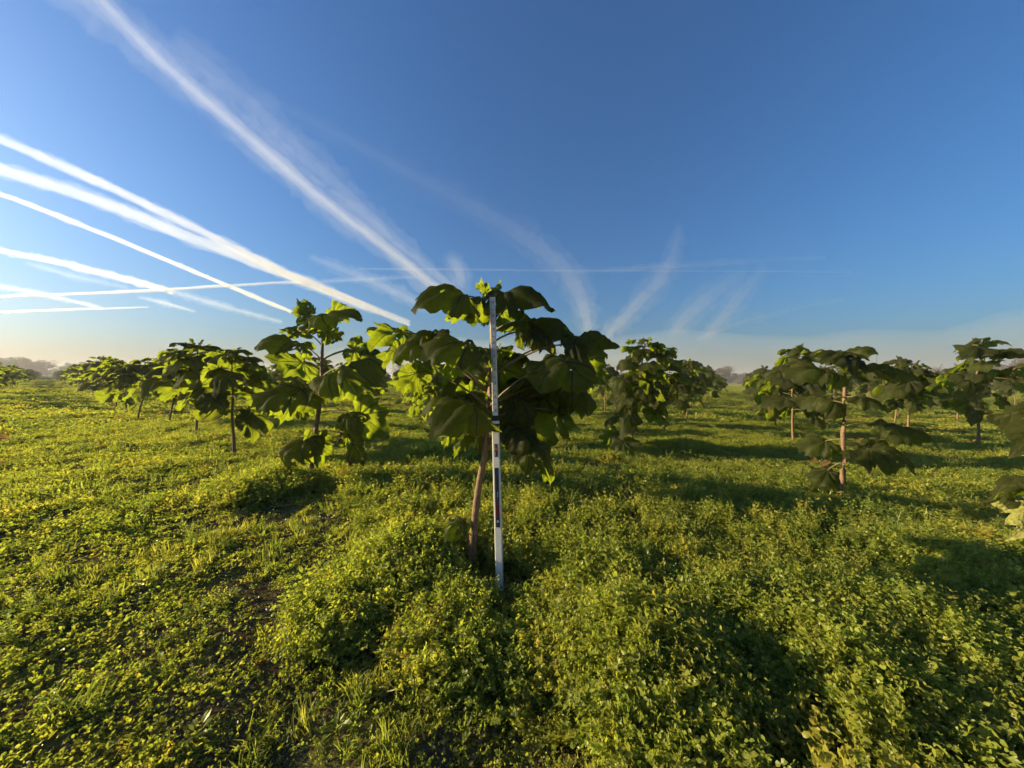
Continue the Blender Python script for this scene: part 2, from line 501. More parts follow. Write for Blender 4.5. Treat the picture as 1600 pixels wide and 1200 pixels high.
def leaf_geo(seed, nth, nr, kx, kf, crumple=0.03, dry=0.15, wid=1.0, holes=0):
    rg = np.random.default_rng(seed)
    th = np.linspace(-np.pi, np.pi, nth, endpoint=False) + np.pi / nth * 0
    Rt = np.interp(np.abs(th), OUT_A, OUT_R)
    Rt = Rt * (1 + 0.07 * np.interp(th, np.linspace(-np.pi, np.pi, 9), rg.normal(0, 1.0, 9)) + rg.normal(0, 0.045 if nth < 60 else 0.055, nth) - 0.22 * (rg.uniform(size=nth) < 0.05))
    V = [(0, 0, 0)]; LX = [0.0]; LY = [0.0]; dr = [0.0]
    sd = int(rg.integers(1000))
    for j in range(1, nr + 1):
        rr = j / nr
        for i in range(nth):
            x = rr * Rt[i] * math.cos(th[i]); y = rr * Rt[i] * math.sin(th[i]) * wid
            dist = 9.0; rad = rr * Rt[i]
            for a in VEINS:
                da = abs((th[i] - a + np.pi) % (2 * np.pi) - np.pi)
                if da < 1.2:
                    dist = min(dist, rad * math.sin(da))
            quilt = abs(math.sin(rad * 17 + dist * 9)) * min(1, dist * 9)
            z = 0.060 * min(dist / 0.12, 1.0) + 0.022 * quilt
            z += crumple * (float(vnoise(x * 3.5 + sd, y * 3.5, 1)) - 0.5) * 2 * (0.4 + rr) + crumple * 0.6 * (float(vnoise(x * 9 + sd, y * 9, 2)) - 0.5) * rr
            z += 0.10 * max(0, rr - 0.55) * math.sin(th[i] * 5 + sd) * crumple * 12
            # curl: sides hang, then the blade bends down towards its tip
            kfl = kf * (0.8 + 0.2 * math.cos(th[i]))
            ya = y * kfl
            y2 = math.sin(ya) / kfl + (-math.sin(ya)) * 0 ; z2 = -(1 - math.cos(ya)) / kfl
            ny, nz = math.sin(ya), math.cos(ya)
            y2 += z * ny; z2 += z * nz
            xa = x * kx
            x3 = math.sin(xa) / kx + z2 * math.sin(xa)
            z3 = -(1 - math.cos(xa)) / kx + z2 * math.cos(xa)
            V.append((x3, y2, z3))
            LX.append(x); LY.append(y)
            e = max(0.0, (rr - 0.72) / 0.28)
            dr.append(min(1.0, max(0.0, e * 1.6 * (float(vnoise(x * 4 + sd, y * 4 + 9, 5)) - 1 + dry * 2.2) * 2.2)))
    F = []
    for i in range(nth):
        F.append((0, 1 + i, 1 + (i + 1) % nth))
    for j in range(nr - 1):
        o = 1 + j * nth
        for i in range(nth):
            i2 = (i + 1) % nth
            F.append((o + i, o + nth + i, o + nth + i2, o + i2))
    # the sinus at the petiole stays open
    F = [f for f in F if not (0 in f and (1 in f and nth in f))]
    if holes:
        kill = set(int(q) for q in rg.integers(nth, len(F), holes))
        F = [f for k, f in enumerate(F) if k not in kill]
    return V, F, (LX, LY), dr


def leaf_mesh(seed, nth, nr, kx, kf, mat=None, **kw):
    V, F, ve, dr = leaf_geo(seed, nth, nr, kx, kf, **kw)
    return mesh_from('leaf_blade', V, F, mat or M_leaf, attrs={'leaf_x': ve[0], 'leaf_y': ve[1], 'dry': dr})


STY = {'drape': (1.45, 2.35), 'umbrella': (1.9, 2.8), 'flat': (0.55, 0.8), 'hang': (0.5, 3.4), 'cup': (0.9, 1.5)}


def pool(nth, nr, holes, nvar, mat=None, sd=0):
    P = {}
    for q, (s, (kx, kf)) in enumerate(STY.items()):
        P[s] = []
        for k in range(nvar):
            f = 0.85 + 0.3 * ((k * 0.618) % 1)
            P[s].append((leaf_mesh(sd + k * 31 + q * 577, nth, nr, kx * f, kf * (1.9 - f) if s != 'flat' else kf * f, mat,
                                   crumple=0.105 if s != 'hang' else 0.11, dry=0.02 + 0.26 * (k % 3 == 2 and s in ('hang', 'umbrella')), wid=(0.92 if s != 'hang' else 0.75), holes=holes), kx * f))
    return P


HI = pool(72, 14, 12, 5)
MID = pool(40, 8, 4, 6, sd=50)
YEL = leaf_mesh(991, 60, 10, 0.9, 1.2, M_leaf_yellow, crumple=0.05)


def frame(B, axis, nrm, scale):
    a = axis.normalized()
    n = (nrm - a * nrm.dot(a))
    if n.length < 1e-3:
        n = Vector((0, -1, 0.2)) - a * a.dot(Vector((0, -1, 0.2)))
    n.normalize()
    b = n.cross(a)
    M = Matrix((a, b, n)).transposed().to_4x4()
    return Matrix.Translation(B) @ M @ Matrix.Scale(scale, 4)


def petiole_geo(A, B, r0=0.008, r1=0.005, sag=0.04, n=6, up=True):
    A = Vector(A); B = Vector(B)
    L = (B - A).length
    P = []
    for k in range(6):
        s = k / 5
        P.append(A.lerp(B, s) + Vector((0, 0, 1)) * (sag * L * 4 * s * (1 - s) if up else 0))
    return tube(P, [r0 + (r1 - r0) * k / 5 for k in range(6)], n)


def trunk_geo(P, r0, r1, n=10):
    # resample smooth + slight node swellings
    P = [Vector(p) for p in P]
    Q, RR = [], []
    m = 26
    for k in range(m + 1):
        t = k / m * (len(P) - 1); i = min(int(t), len(P) - 2); f = t - i
        p0, p1, p2, p3 = P[max(i - 1, 0)], P[i], P[i + 1], P[min(i + 2, len(P) - 1)]
        q = 0.5 * ((2 * p1) + (-p0 + p2) * f + (2 * p0 - 5 * p1 + 4 * p2 - p3) * f * f + (-p0 + 3 * p1 - 3 * p2 + p3) * f ** 3)
        Q.append(q)
        s = k / m
        RR.append((r0 + (r1 - r0) * s) * (1 + (0.10 if k % 3 == 0 else 0)) * (1.25 if k == 0 else 1.0))
    return tube(Q, RR, n), Q


SAP_GROUP = 'saplings planted in rows across the field'


def thing(name, label, cat, loc, group=None, **kw):
    o = link(name, None, label=label, category=cat)
    o.empty_display_size = 0.2
    o.location = loc
    if group:
        o['group'] = group
    return o


def explicit_sapling(label, depth, trunk_px, leaves, r0, r1, POOL, seed, base=None):
    """leaves: (attach_y, bx, by, tx, ty, depth_b, depth_t, width, style, normal hint or None)"""
    rg = random.Random(seed)
    P = [W(x, y, depth) for x, y in trunk_px]
    glow = lambda: (-0.75 + rg.uniform(-.2, .2), 0.55 + rg.uniform(-.2, .2), 0.35 + rg.uniform(-.1, .2))
    root = thing('sapling_tree', label, 'tree', P[0].copy(), SAP_GROUP)
    P[0] = P[0] + Vector((0, 0, -0.06))
    (V, F), Q = trunk_geo(P, r0, r1)
    o = P[0] + Vector((0, 0, 0.06))
    link('trunk', mesh_from('trunk', [v - o for v in V], F, M_trunk), root)
    ys = [PX(q)[1] for q in Q]
    for k, L in enumerate(leaves):
        ay, bx, by, tx, ty, db, dt, wd, sty, nh = L[:10]
        i = min(range(len(Q)), key=lambda j: abs(ys[j] - ay))
        B = W(bx, by, depth + db); T = W(tx, ty, depth + dt)
        if sty in ('flat', 'cup', 'hang'):
            nh = glow()
        lo = make_leaf(root, o, B, T, wd, sty, nh, POOL, rg, yellow=len(L) > 10)
        B = B + (T - B) * 0.20
        pv, pf = petiole_geo(Q[i], B, 0.009 if r0 > 0.02 else 0.007, 0.0055, sag=0.10)
        inv = lo.matrix_basis.inverted()
        link('petiole', mesh_from('petiole', [inv @ (v - o) for v in pv], pf, M_petiole), lo)
    return root


def make_leaf(root, o, B, T, wd, sty, nh, POOL, rg, yellow=False):
    me, kx = (YEL, 0.9) if yellow else POOL[sty][rg.randrange(len(POOL[sty]))]
    B = B + (T - B) * 0.20
    ch = T - B
    chord = 2 * math.sin(kx / 2) / kx
    s = ch.length / chord
    up = Vector(nh) if nh is not None else Vector((rg.uniform(-.25, .25), rg.uniform(-.45, .05), 1))
    c = ch.normalized()
    n = (up - c * up.dot(c))
    if n.length < 0.05:
        n = Vector((0, -1, 0.1)) - c * c.dot(Vector((0, -1, 0.1)))
    n.normalize()
    a = (c * math.cos(kx / 2) + n * math.sin(kx / 2))          # blade starts above the chord and bends down through it
    n2 = (n * math.cos(kx / 2) - c * math.sin(kx / 2))
    lo = link('leaf', me, root)
    M = frame(B - o, a, n2, s)
    M = M @ Matrix.Diagonal((1, wd, 1, 1))
    lo.matrix_basis = M
    return lo


CAMN = (-0.2, -1, 0.35)
# ---- the tall sapling behind the staff
T0D = (G(735, 897) - CP).dot(CF)
T0_TRUNK = [(735, 897), (740, 830), (748, 760), (757, 710), (763, 640), (767, 560), (768, 505), (766, 462)]
T0_LEAVES = [
    (470, 760, 464, 752, 431, 0.03, 0.02, 1.0, 'flat', (0.2, -1, 0.3)),
    (472, 772, 458, 783, 437, 0.0, 0.02, 0.6, 'hang', CAMN),
    (480, 752, 455, 653, 496, 0.02, -0.18, 0.95, 'drape', (0.1, -0.5, 1)),
    (480, 772, 448, 864, 494, 0.04, -0.12, 0.95, 'drape', (0.0, -0.5, 1)),
    (500, 750, 480, 700, 512, 0.18, 0.40, 1.0, 'drape', (-0.3, 0.3, 1)),
    (510, 783, 478, 800, 520, 0.15, 0.35, 1.0, 'cup', (0.2, 0.2, 1)),
    (520, 812, 488, 888, 548, 0.02, 0.22, 1.1, 'drape', (0.1, -0.3, 1)),
    (520, 806, 492, 822, 548, -0.12, -0.15, 0.7, 'hang', (0.5, -0.8, .4)),
    (540, 830, 505, 862, 562, -0.05, -0.05, 0.8, 'umbrella', (0.3, -0.8, .6)),
    (590, 890, 520, 962, 550, -0.15, 0.0, 0.9, 'drape', (0.1, -0.5, 1)),
    (600, 895, 528, 905, 575, -0.18, -0.25, 0.8, 'umbrella', (-0.3, -0.8, .6)),
    (640, 895, 552, 838, 616, -0.25, -0.42, 1.2, 'drape', (-0.5, -0.9, .5)),
    (640, 905, 556, 948, 602, 0.12, 0.30, 1.0, 'cup', (0.3, 0.2, 1)),
    (570, 748, 530, 664, 578, -0.15, -0.35, 1.05, 'drape', (-0.1, -0.75, .9)),
    (600, 690, 512, 632, 548, 0.02, 0.05, 0.9, 'drape', (0, -0.4, 1)),
    (600, 640, 512, 582, 546, 0.25, 0.42, 1.1, 'cup', (-0.5, -0.4, 0.8)),
    (620, 672, 530, 620, 570, -0.02, 0.0, 0.9, 'drape', (-0.2, -0.6, 1)),
    (620, 625, 538, 602, 578, 0.25, 0.30, 1.0, 'cup', (-0.5, -0.8, .5)),
    (640, 658, 572, 622, 624, 0.22, 0.30, 1.0, 'flat', (-0.3, -1, .35)),
    (690, 754, 618, 682, 690, 0.02, -0.25, 1.15, 'drape', (-0.3, -0.8, .8)),
    (680, 742, 642, 738, 690, 0.10, 0.08, 0.7, 'flat', (0.4, -1, .2)),
    (700, 736, 668, 708, 716, 0.05, 0.0, 0.6, 'hang', (-0.5, -1, .2)),
    (700, 752, 672, 747, 716, 0.02, 0.0, 0.5, 'hang', (0, -1, .2)),
    (700, 715, 660, 690, 705, 0.10, 0.12, 0.7, 'hang', (-0.5, -1, .3)),
    (660, 790, 625, 862, 690, 0.10, 0.25, 1.1, 'cup', (0.3, -0.4, 1)),
    (690, 800, 655, 832, 718, 0.03, 0.0, 0.8, 'umbrella', (0.4, -0.9, .4)),
    (690, 818, 680, 858, 754, -0.05, -0.10, 0.8, 'drape', (0.4, -0.9, .4)),
    (560, 786, 545, 830, 586, 0.20, 0.40, 1.0, 'drape', (0.2, 0.1, 1)),
    (610, 788, 588, 846, 640, 0.25, 0.50, 1.1, 'drape', (0.2, 0.1, 1)),
    (660, 868, 632, 894, 690, 0.10, 0.10, 0.6, 'hang', (0.6, -0.8, .2)),
    (660, 840, 610, 885, 650, 0.20, 0.35, 0.9, 'umbrella', (0.3, -0.4, .9)),
    (620, 745, 582, 695, 640, 0.25, 0.45, 1.1, 'drape', (-0.2, 0.1, 1)),
    (640, 740, 610, 700, 640, 0.35, 0.60, 1.0, 'drape', (0, 0.2, 1)),
    (650, 800, 575, 872, 612, 0.30, 0.55, 1.1, 'drape', (0.2, 0.0, 1)),
    (600, 775, 560, 815, 625, 0.10, 0.15, 1.0, 'cup', (0.4, -0.8, .5)),
    (640, 795, 610, 828, 668, 0.1, 0.1, 0.9, 'umbrella', (0.3, -0.8, .5)),
    (640, 880, 590, 918, 655, 0.15, 0.2, 1.0, 'umbrella', (0.4, -0.7, .6)),
    (560, 735, 545, 700, 600, 0.15, 0.25, 1.0, 'cup', (-0.4, -0.7, .6)),
    (700, 780, 660, 808, 705, 0.15, 0.2, 0.8, 'cup', (0.3, -0.8, .4)),
    (660, 725, 610, 668, 660, 0.12, 0.3, 1.0, 'drape', (-0.3, 0, 1)),
    (815, 730, 811, 690, 845, -0.04, -0.10, 0.95, 'umbrella', (-0.4, -0.7, 0.8)),
]
explicit_sapling('tallest sapling standing right behind the white measuring staff', T0D, T0_TRUNK, T0_LEAVES, 0.031, 0.012, HI, 1)

# ---- the sapling to its left
T1D = (G(483, 757) - CP).dot(CF)
T1_TRUNK = [(483, 757), (488, 715), (497, 650), (502, 600), (503, 560), (504, 530), (502, 508)]
T1_LEAVES = [
    (520, 490, 492, 450, 487, 0.0, 0.02, 1.05, 'flat', (0.1, -1, .35)),
    (518, 502, 488, 562, 510, -0.1, -0.35, 1.15, 'drape', (0.1, -0.5, 1)),
    (520, 515, 490, 556, 486, 0.15, 0.30, 1.0, 'cup', (0, 0, 1)),
    (525, 498, 512, 468, 520, 0.0, 0.1, 1.0, 'drape', (0.0, -0.3, 1)),
    (525, 508, 514, 530, 538, 0.0, -0.1, 0.9, 'flat', (0.2, -0.9, .4)),
    (565, 478, 530, 398, 556, -0.1, -0.35, 1.1, 'drape', (-0.1, -0.5, 1)),
    (540, 470, 515, 445, 525, 0.2, 0.4, 1.0, 'drape', (-0.1, 0, 1)),
    (585, 482, 560, 436, 592, 0.25, 0.45, 1.25, 'flat', (-0.2, -1, .5)),
    (608, 488, 602, 398, 645, -0.1, -0.5, 1.15, 'drape', (-0.1, -0.7, 0.9)),
    (612, 470, 625, 440, 662, 0.1, 0.2, 1.2, 'cup', (-0.2, -0.9, .3)),
    (562, 545, 543, 584, 560, 0.1, 0.2, 1.2, 'cup', (0.2, -0.7, .7)),
    (562, 568, 545, 600, 562, 0.1, 0.0, 0.8, 'drape', (0.2, -0.4, 1)),
    (590, 522, 566, 592, 620, -0.15, -0.5, 1.05, 'drape', (0.3, -0.8, .8)),
    (600, 530, 580, 565, 628, 0.3, 0.5, 1.2, 'flat', (0.2, -1, .3)),
    (640, 552, 640, 606, 680, 0.1, 0.2, 1.1, 'cup', (0.2, -0.6, .9)),
    (640, 545, 638, 556, 690, -0.15, -0.25, 0.9, 'umbrella', (0.2, -0.9, .4)),
    (660, 488, 674, 446, 735, -0.1, -0.3, 1.0, 'umbrella', (-0.3, -0.8, .6)),
    (670, 494, 680, 505, 735, -0.02, 0.0, 0.9, 'flat', (0.3, -1, .2)),
    (660, 546, 682, 572, 735, -0.1, -0.1, 0.8, 'hang', (0.3, -0.9, .3)),
    (668, 535, 675, 560, 700, 0.2, 0.3, 0.9, 'umbrella', (0.3, -0.5, .8)),
]
explicit_sapling('sapling with spread tiers of leaves, first to the left of the staff', T1D, T1_TRUNK, T1_LEAVES, 0.034, 0.014, HI, 2)

# ---- the sapling on the right with the crooked bare lower stem
T2D = (G(1311, 775) - CP).dot(CF)
T2_TRUNK = [(1311, 775), (1318, 730), (1317, 680), (1319, 640), (1320, 600), (1320, 572), (1319, 556)]
T2_LEAVES = [
    (562, 1318, 554, 1284, 572, -0.05, -0.2, 1.1, 'drape', (-0.2, -0.6, 1)),
    (562, 1322, 552, 1358, 566, -0.05, -0.2, 1.1, 'drape', (0.2, -0.5, 1)),
    (562, 1320, 554, 1324, 588, -0.1, -0.4, 1.1, 'drape', (0, -0.6, .9)),
    (565, 1318, 552, 1300, 556, 0.1, 0.35, 1.0, 'drape', (0, 0.3, 1)),
    (565, 1324, 551, 1345, 555, 0.15, 0.4, 1.0, 'drape', (0, 0.3, 1)),
    (605, 1296, 574, 1232, 598, -0.05, -0.1, 1.1, 'drape', (-0.2, -0.5, 1)),
    (605, 1300, 582, 1258, 600, 0.2, 0.45, 1.1, 'drape', (-0.2, 0, 1)),
    (600, 1340, 572, 1388, 588, 0.0, 0.1, 1.0, 'drape', (0.3, -0.4, 1)),
    (600, 1350, 575, 1392, 590, 0.2, 0.45, 1.1, 'drape', (0.3, 0, 1)),
    (620, 1334, 616, 1386, 652, -0.10, -0.4, 1.15, 'drape', (0.2, -0.7, .8)),
    (625, 1304, 620, 1284, 660, -0.05, -0.2, 0.8, 'umbrella', (-0.2, -0.8, .5)),
    (628, 1306, 622, 1256, 646, 0.1, 0.25, 1.2, 'drape', (-0.2, -0.4, 1)),
    (668, 1372, 658, 1450, 700, -0.1, -0.2, 0.75, 'drape', (0.2, -0.6, 1)),
    (690, 1298, 684, 1252, 712, 0.15, 0.2, 1.1, 'drape', (-0.2, -0.5, .9)),
    (690, 1342, 690, 1420, 740, -0.05, -0.25, 1.15, 'drape', (0.2, -0.8, .8)),
    (726, 1298, 726, 1272, 772, 0.15, 0.12, 0.8, 'umbrella', (-0.3, -0.7, .7)),
    (745, 1400, 728, 1394, 752, -0.35, -0.38, 0.6, 'hang', (0, -1, .3), True),
]
explicit_sapling('sapling with a bare reddish lower stem beside a dry brown weed on the right', T2D, T2_TRUNK, T2_LEAVES[:-1], 0.030, 0.013, HI, 3)

# ---- the sapling cut off by the right edge
EX = Vector((2.42, 0.88, 0))
ex = thing('sapling_tree', 'nearest sapling, only its big leaves reach in at the right edge', 'tree', EX, SAP_GROUP)
(V, F), Q = trunk_geo([EX + Vector((0, 0, -0.06)), EX + Vector((0.02, 0.02, 0.7)), EX + Vector((0, 0.03, 1.4)), EX + Vector((0.03, 0, 2.1))], 0.032, 0.012)
link('trunk', mesh_from('trunk', [v - EX for v in V], F, M_trunk), ex)
rg = random.Random(5)
for (bz, B, T, wd, sty, nh, yel) in [
    (1.35, W(1668, 640, 1.30), W(1584, 708, 1.24), 0.8, 'cup', (-0.7, -0.6, .45), False),
    (1.3, W(1672, 660, 1.40), W(1606, 715, 1.44), 0.8, 'drape', (-0.3, -0.9, .4), False),
    (0.95, W(1668, 758, 1.30), W(1562, 806, 1.24), 0.6, 'cup', (-0.6, -0.4, .7), False),
    (0.95, W(1655, 790, 1.20), W(1582, 838, 1.16), 0.75, 'flat', (-0.8, -0.6, .3), True),
    (1.3, W(1640, 694, 1.28), W(1598, 710, 1.26), 0.7, 'flat', (-0.2, -0.8, .5), True),
    (1.75, EX + Vector((0.35, 0.2, 1.9)), EX + Vector((0.75, 0.5, 1.6)), 1.1, 'drape', None, False),
    (1.75, EX + Vector((0.1, -0.3, 1.9)), EX + Vector((0.2, -0.75, 1.6)), 1.1, 'drape', None, False),
    (2.0, EX + Vector((0.15, 0.15, 2.15)), EX + Vector((0.4, 0.45, 1.95)), 1.1, 'drape', None, False),
    (1.3, EX + Vector((0.4, -0.1, 1.4)), EX + Vector((0.85, -0.3, 1.05)), 1.1, 'drape', None, False),
]:
    lo = make_leaf(ex, EX, B, T, wd, sty, nh, HI, rg, yel)
    if yel:
        lo['label'] = 'yellowed leaf'
    A = min(Q, key=lambda q: abs(q.z - bz))
    B = B + (T - B) * 0.20
    pv, pf = petiole_geo(A, B, 0.009, 0.006, sag=0.10)
    inv = lo.matrix_basis.inverted()
    link('petiole', mesh_from('petiole', [inv @ (v - EX) for v in pv], pf, M_petiole), lo)


# ------------------------------------------------------------------ generated saplings
def plan_sapling(seed, H, lush=1.0, s0=0.36, lean=(0, 0)):
    """trunk points, list of (A, B, T, width, style, normal)"""
    rg = random.Random(seed)
    bend = Vector((rg.uniform(-.12, .12), rg.uniform(-.12, .12), 0))
    P = [Vector((0, 0, -0.05))]
    for k in range(1, 6):
        s = k / 5
        P.append(Vector((bend.x * math.sin(s * 2.6), bend.y * math.sin(s * 2.2), H * 0.93 * s)) + Vector((lean[0] * s + rg.uniform(-.03, .03), lean[1] * s + rg.uniform(-.03, .03), 0)))
    L = []
    nn = max(5, round(10 * lush))
    a0 = rg.uniform(0, math.pi)
    for k in range(nn):
        s = s0 + (0.98 - s0) * (min(nn - 1, k + (rg.uniform(-.3, .3) if 0 < k < nn - 1 else 0)) / (nn - 1)) ** 0.9
        t = s * 5; i = min(int(t), 4); A = P[i].lerp(P[i + 1], min(1.0, t - i))
        ang = a0 + k * (math.pi / 2) + rg.uniform(-.4, .4)
        rel = (s - s0) / (0.98 - s0)
        size = ((0.41 if lush < 1.15 else 0.34) + 0.16 * math.sin(math.pi * min(1, rel * 0.9 + 0.10))) * rg.uniform(0.8, 1.15)
        if rel > 0.9:
            size *= 0.75
        cnt = 2 if rel < 0.9 else 4
        if rg.random() < (0.35 if lush < 1.15 else 0.9):
            cnt += 1
        for q in range(cnt):
            if rel < 0.25 and rg.random() < 0.45:
                continue
            a = ang + q * 2 * math.pi / cnt + rg.uniform(-.5, .5)
            A = A + Vector((0, 0, rg.uniform(-.06, .06) if k < nn - 1 else 0))
            pl = (0.46 - 0.24 * rel) * rg.uniform(0.7, 1.25)
            rise = rg.uniform(0.0, 0.45) + 0.35 * rel - (0.2 if rel < 0.2 else 0)
            out = Vector((math.cos(a), math.sin(a), 0))
            B = A + out * pl * math.cos(rise) + Vector((0, 0, pl * math.sin(rise)))
            dn = rg.uniform(0.55, 1.15) if rel > 0.3 else rg.uniform(0.8, 1.3)
            if rel > 0.85:
                dn = rg.uniform(0.30, 1.0)
            T = B + (out * math.cos(dn) + Vector((rg.uniform(-.3, .3), rg.uniform(-.3, .3), -math.sin(dn)))) * size * 1.08
            sty = rg.choice(['drape', 'umbrella', 'umbrella', 'cup', 'flat', 'cup', 'flat'] if rel < 0.85 else ['drape', 'cup', 'cup', 'umbrella'])
            if rel < 0.3 and rg.random() < 0.35:
                sty = 'hang'
            L.append((A.copy(), B, T, rg.uniform(0.85, 1.15), sty, out * 0.5 + Vector((rg.uniform(-.6, .6), rg.uniform(-.6, .6), 0.9))))
    for q in range(2):
        a = rg.uniform(0, 6.28); A = P[-1]
        B = A + Vector((math.cos(a) * .05, math.sin(a) * .05, .05))
        L.append((A.copy(), B, B + Vector((math.cos(a) * .10, math.sin(a) * .10, rg.uniform(.08, .17))), 1.0, 'flat', Vector((-math.cos(a), -math.sin(a), .5))))
    return P, L


def generated_sapling(label, loc, seed, H, POOL, r0=0.030, lush=1.0, petiole_parts=True, s0=0.36, lean=(0, 0)):
    rg = random.Random(seed + 99)
    root = thing('sapling_tree', label, 'tree', loc, SAP_GROUP)
    P, L = plan_sapling(seed, H, lush, s0, lean)
    tg, Q = trunk_geo(P, r0, 0.011, 8)
    O = Vector((0, 0, 0))
    geos = [tg]
    for (A, B, T, wd, sty, nh) in L:
        lo = make_leaf(root, O, B, T, wd, sty, nh, POOL, rg)
        pg = petiole_geo(A, B + (T - B) * 0.20, 0.008, 0.005, sag=0.08, n=5)
        if petiole_parts:
            inv = lo.matrix_basis.inverted()
            link('petiole', mesh_from('petiole', [inv @ v for v in pg[0]], pg[1], M_petiole), lo)
        else:
            geos.append(pg)
    V, F = join(geos)
    link('trunk' if petiole_parts else 'stem', mesh_from('trunk', V, F, M_trunk), root)
    return root


def crown_proto(seed, H):
    P, L = plan_sapling(seed, H)
    tg, Q = trunk_geo(P, 0.028, 0.010, 5)
    geos = [tg]
    V, F, vx, vy, dr = [], [], [], [], []
    rg = random.Random(seed)
    for (A, B, T, wd, sty, nh) in L:
        kx, kf = STY[sty]
        key = (sty, rg.randrange(3))
        if key not in LOWC:
            LOWC[key] = leaf_geo(hash(sty) % 97 + key[1] * 13, 16, 3, kx, kf, crumple=0.045, dry=0.08)
        lv, lf, lve, ldr = LOWC[key]
        B = B + (T - B) * 0.20
        ch = T - B; chord = 2 * math.sin(kx / 2) / kx; s = ch.length / chord
        c = ch.normalized(); n = (Vector(nh) - c * Vector(nh).dot(c)).normalized()
        a = c * math.cos(kx / 2) + n * math.sin(kx / 2); n2 = n * math.cos(kx / 2) - c * math.sin(kx / 2)
        M = frame(B, a, n2, s) @ Matrix.Diagonal((1, wd, 1, 1))
        o = len(V)
        V.extend(M @ Vector(v) for v in lv); F.extend(tuple(i + o for i in f) for f in lf)
        vx.extend(lve[0]); vy.extend(lve[1]); dr.extend(ldr)
        geos.append(petiole_geo(A, B, 0.008, 0.005, n=3))
    tv, tf = join(geos)
    return mesh_from('trunk', tv, tf, M_trunk), mesh_from('crown', V, F, M_leaf, attrs={'leaf_x': vx, 'leaf_y': vy, 'dry': dr})


LOWC = {}
UD = Vector((G(75, 700) - CP)); UD = (ray(75, 585)); UD.z = 0; UD.normalize()
VD = ray(1150, 597); VD.z = 0; VD.normalize()
O0 = G(735, 897)
US, VS = 3.1, 4.4
fixed = []


def px_tree(x, y):
    p = G(x, y); p.z = 0
    return p


KNOWN = [  # (base px, height m, seed, lowest leaf, leafiness, lean, label)
    ((366, 711), 2.10, 21, .42, 1.0, (0, 0), 'sapling with a slim dark stem and yellowing lower leaves, second left of the staff'),
    ((306, 684), 2.45, 22, .44, 1.0, (.02, 0), 'tall sapling with an umbrella of dark top leaves, third left of the staff'),
    ((263, 663), 2.40, 23, .46, 1.0, (.03, 0), 'sapling with a long bare stem, fourth left of the staff'),
    ((985, 712), 2.48, 24, .20, 1.7, (.30, .1), 'bushy sapling with a low hanging leaf, first right of the staff'),
    ((1528, 703), 2.70, 25, .46, 1.0, (.16, 0), 'tall sapling with a crooked bare stem near the right edge'),
    ((1398, 660), 2.70, 26, .48, 1.0, (.10, 0), 'flat topped sapling with a curved bare stem, behind the dry brown weed'),
    ((1072, 657), 2.45, 27, .34, 1.5, (0, 0), 'sapling with a short reddish stem at the left side of the grassy middle lane'),
    ((1495, 658), 2.40, 28, .38, 1.1, (0, 0), 'compact sapling with a straight stem, just left of the crooked stemmed one'),
    ((670, 670), 2.35, 29, .36, 1.0, (0, 0), 'sapling seen through the leaves of the tallest one, left of its trunk'),
    ((1212, 668), 2.15, 30, .26, 1.2, (0, 0), 'low bushy sapling at the right side of the grassy middle lane'),
    ((1240, 692), 2.55, 31, .26, 1.0, (0, 0), 'sapling with a tuft of high leaves and low hanging ones right of the middle lane'),
]
for (bx, by), H, sdx, s0_, lu, le, lab in KNOWN:
    p = px_tree(bx, by)
    fixed.append(p)
    generated_sapling(lab, (p.x, p.y, float(ground_z(p.x, p.y)) - 0.01), sdx, H, MID, lush=lu, s0=s0_, lean=le)
fixed += [O0.copy(), px_tree(483, 757), px_tree(1311, 775), EX.copy()]

rows = []
rl = random.Random(77)
for j in range(-2, 13):
    for i in range(-34, 90):
        p = O0 + UD * (i * US + rl.uniform(-.25, .25)) + VD * (j * VS + rl.uniform(-.2, .2)); p.z = 0
        q = PX(p + Vector((0, 0, 1.3)))
        if q is None or q[2] < 1.0 or (j < 0 and i < 8):
            continue
        m = 0.9 * FPX / q[2]
        if q[0] < -m - 40 or q[0] > 1640 + m:
            continue
        if min((p - f).length for f in fixed) < 2.3:
            continue
        # keep the grassy lanes and the open foreground as in the picture
        if q[2] < 3.2:
            continue
        if p.length > 300:
            continue
        rows.append((q[2], i, j, p, q))
rows.sort(key=lambda a: a[0])


def ordinal(n):
    w_ = ['', 'first', 'second', 'third', 'fourth', 'fifth', 'sixth', 'seventh', 'eighth', 'ninth', 'tenth', 'eleventh', 'twelfth', 'thirteenth', 'fourteenth', 'fifteenth', 'sixteenth', 'seventeenth', 'eighteenth', 'nineteenth', 'twentieth']
    return w_[n] if n < len(w_) else f'{n}th'


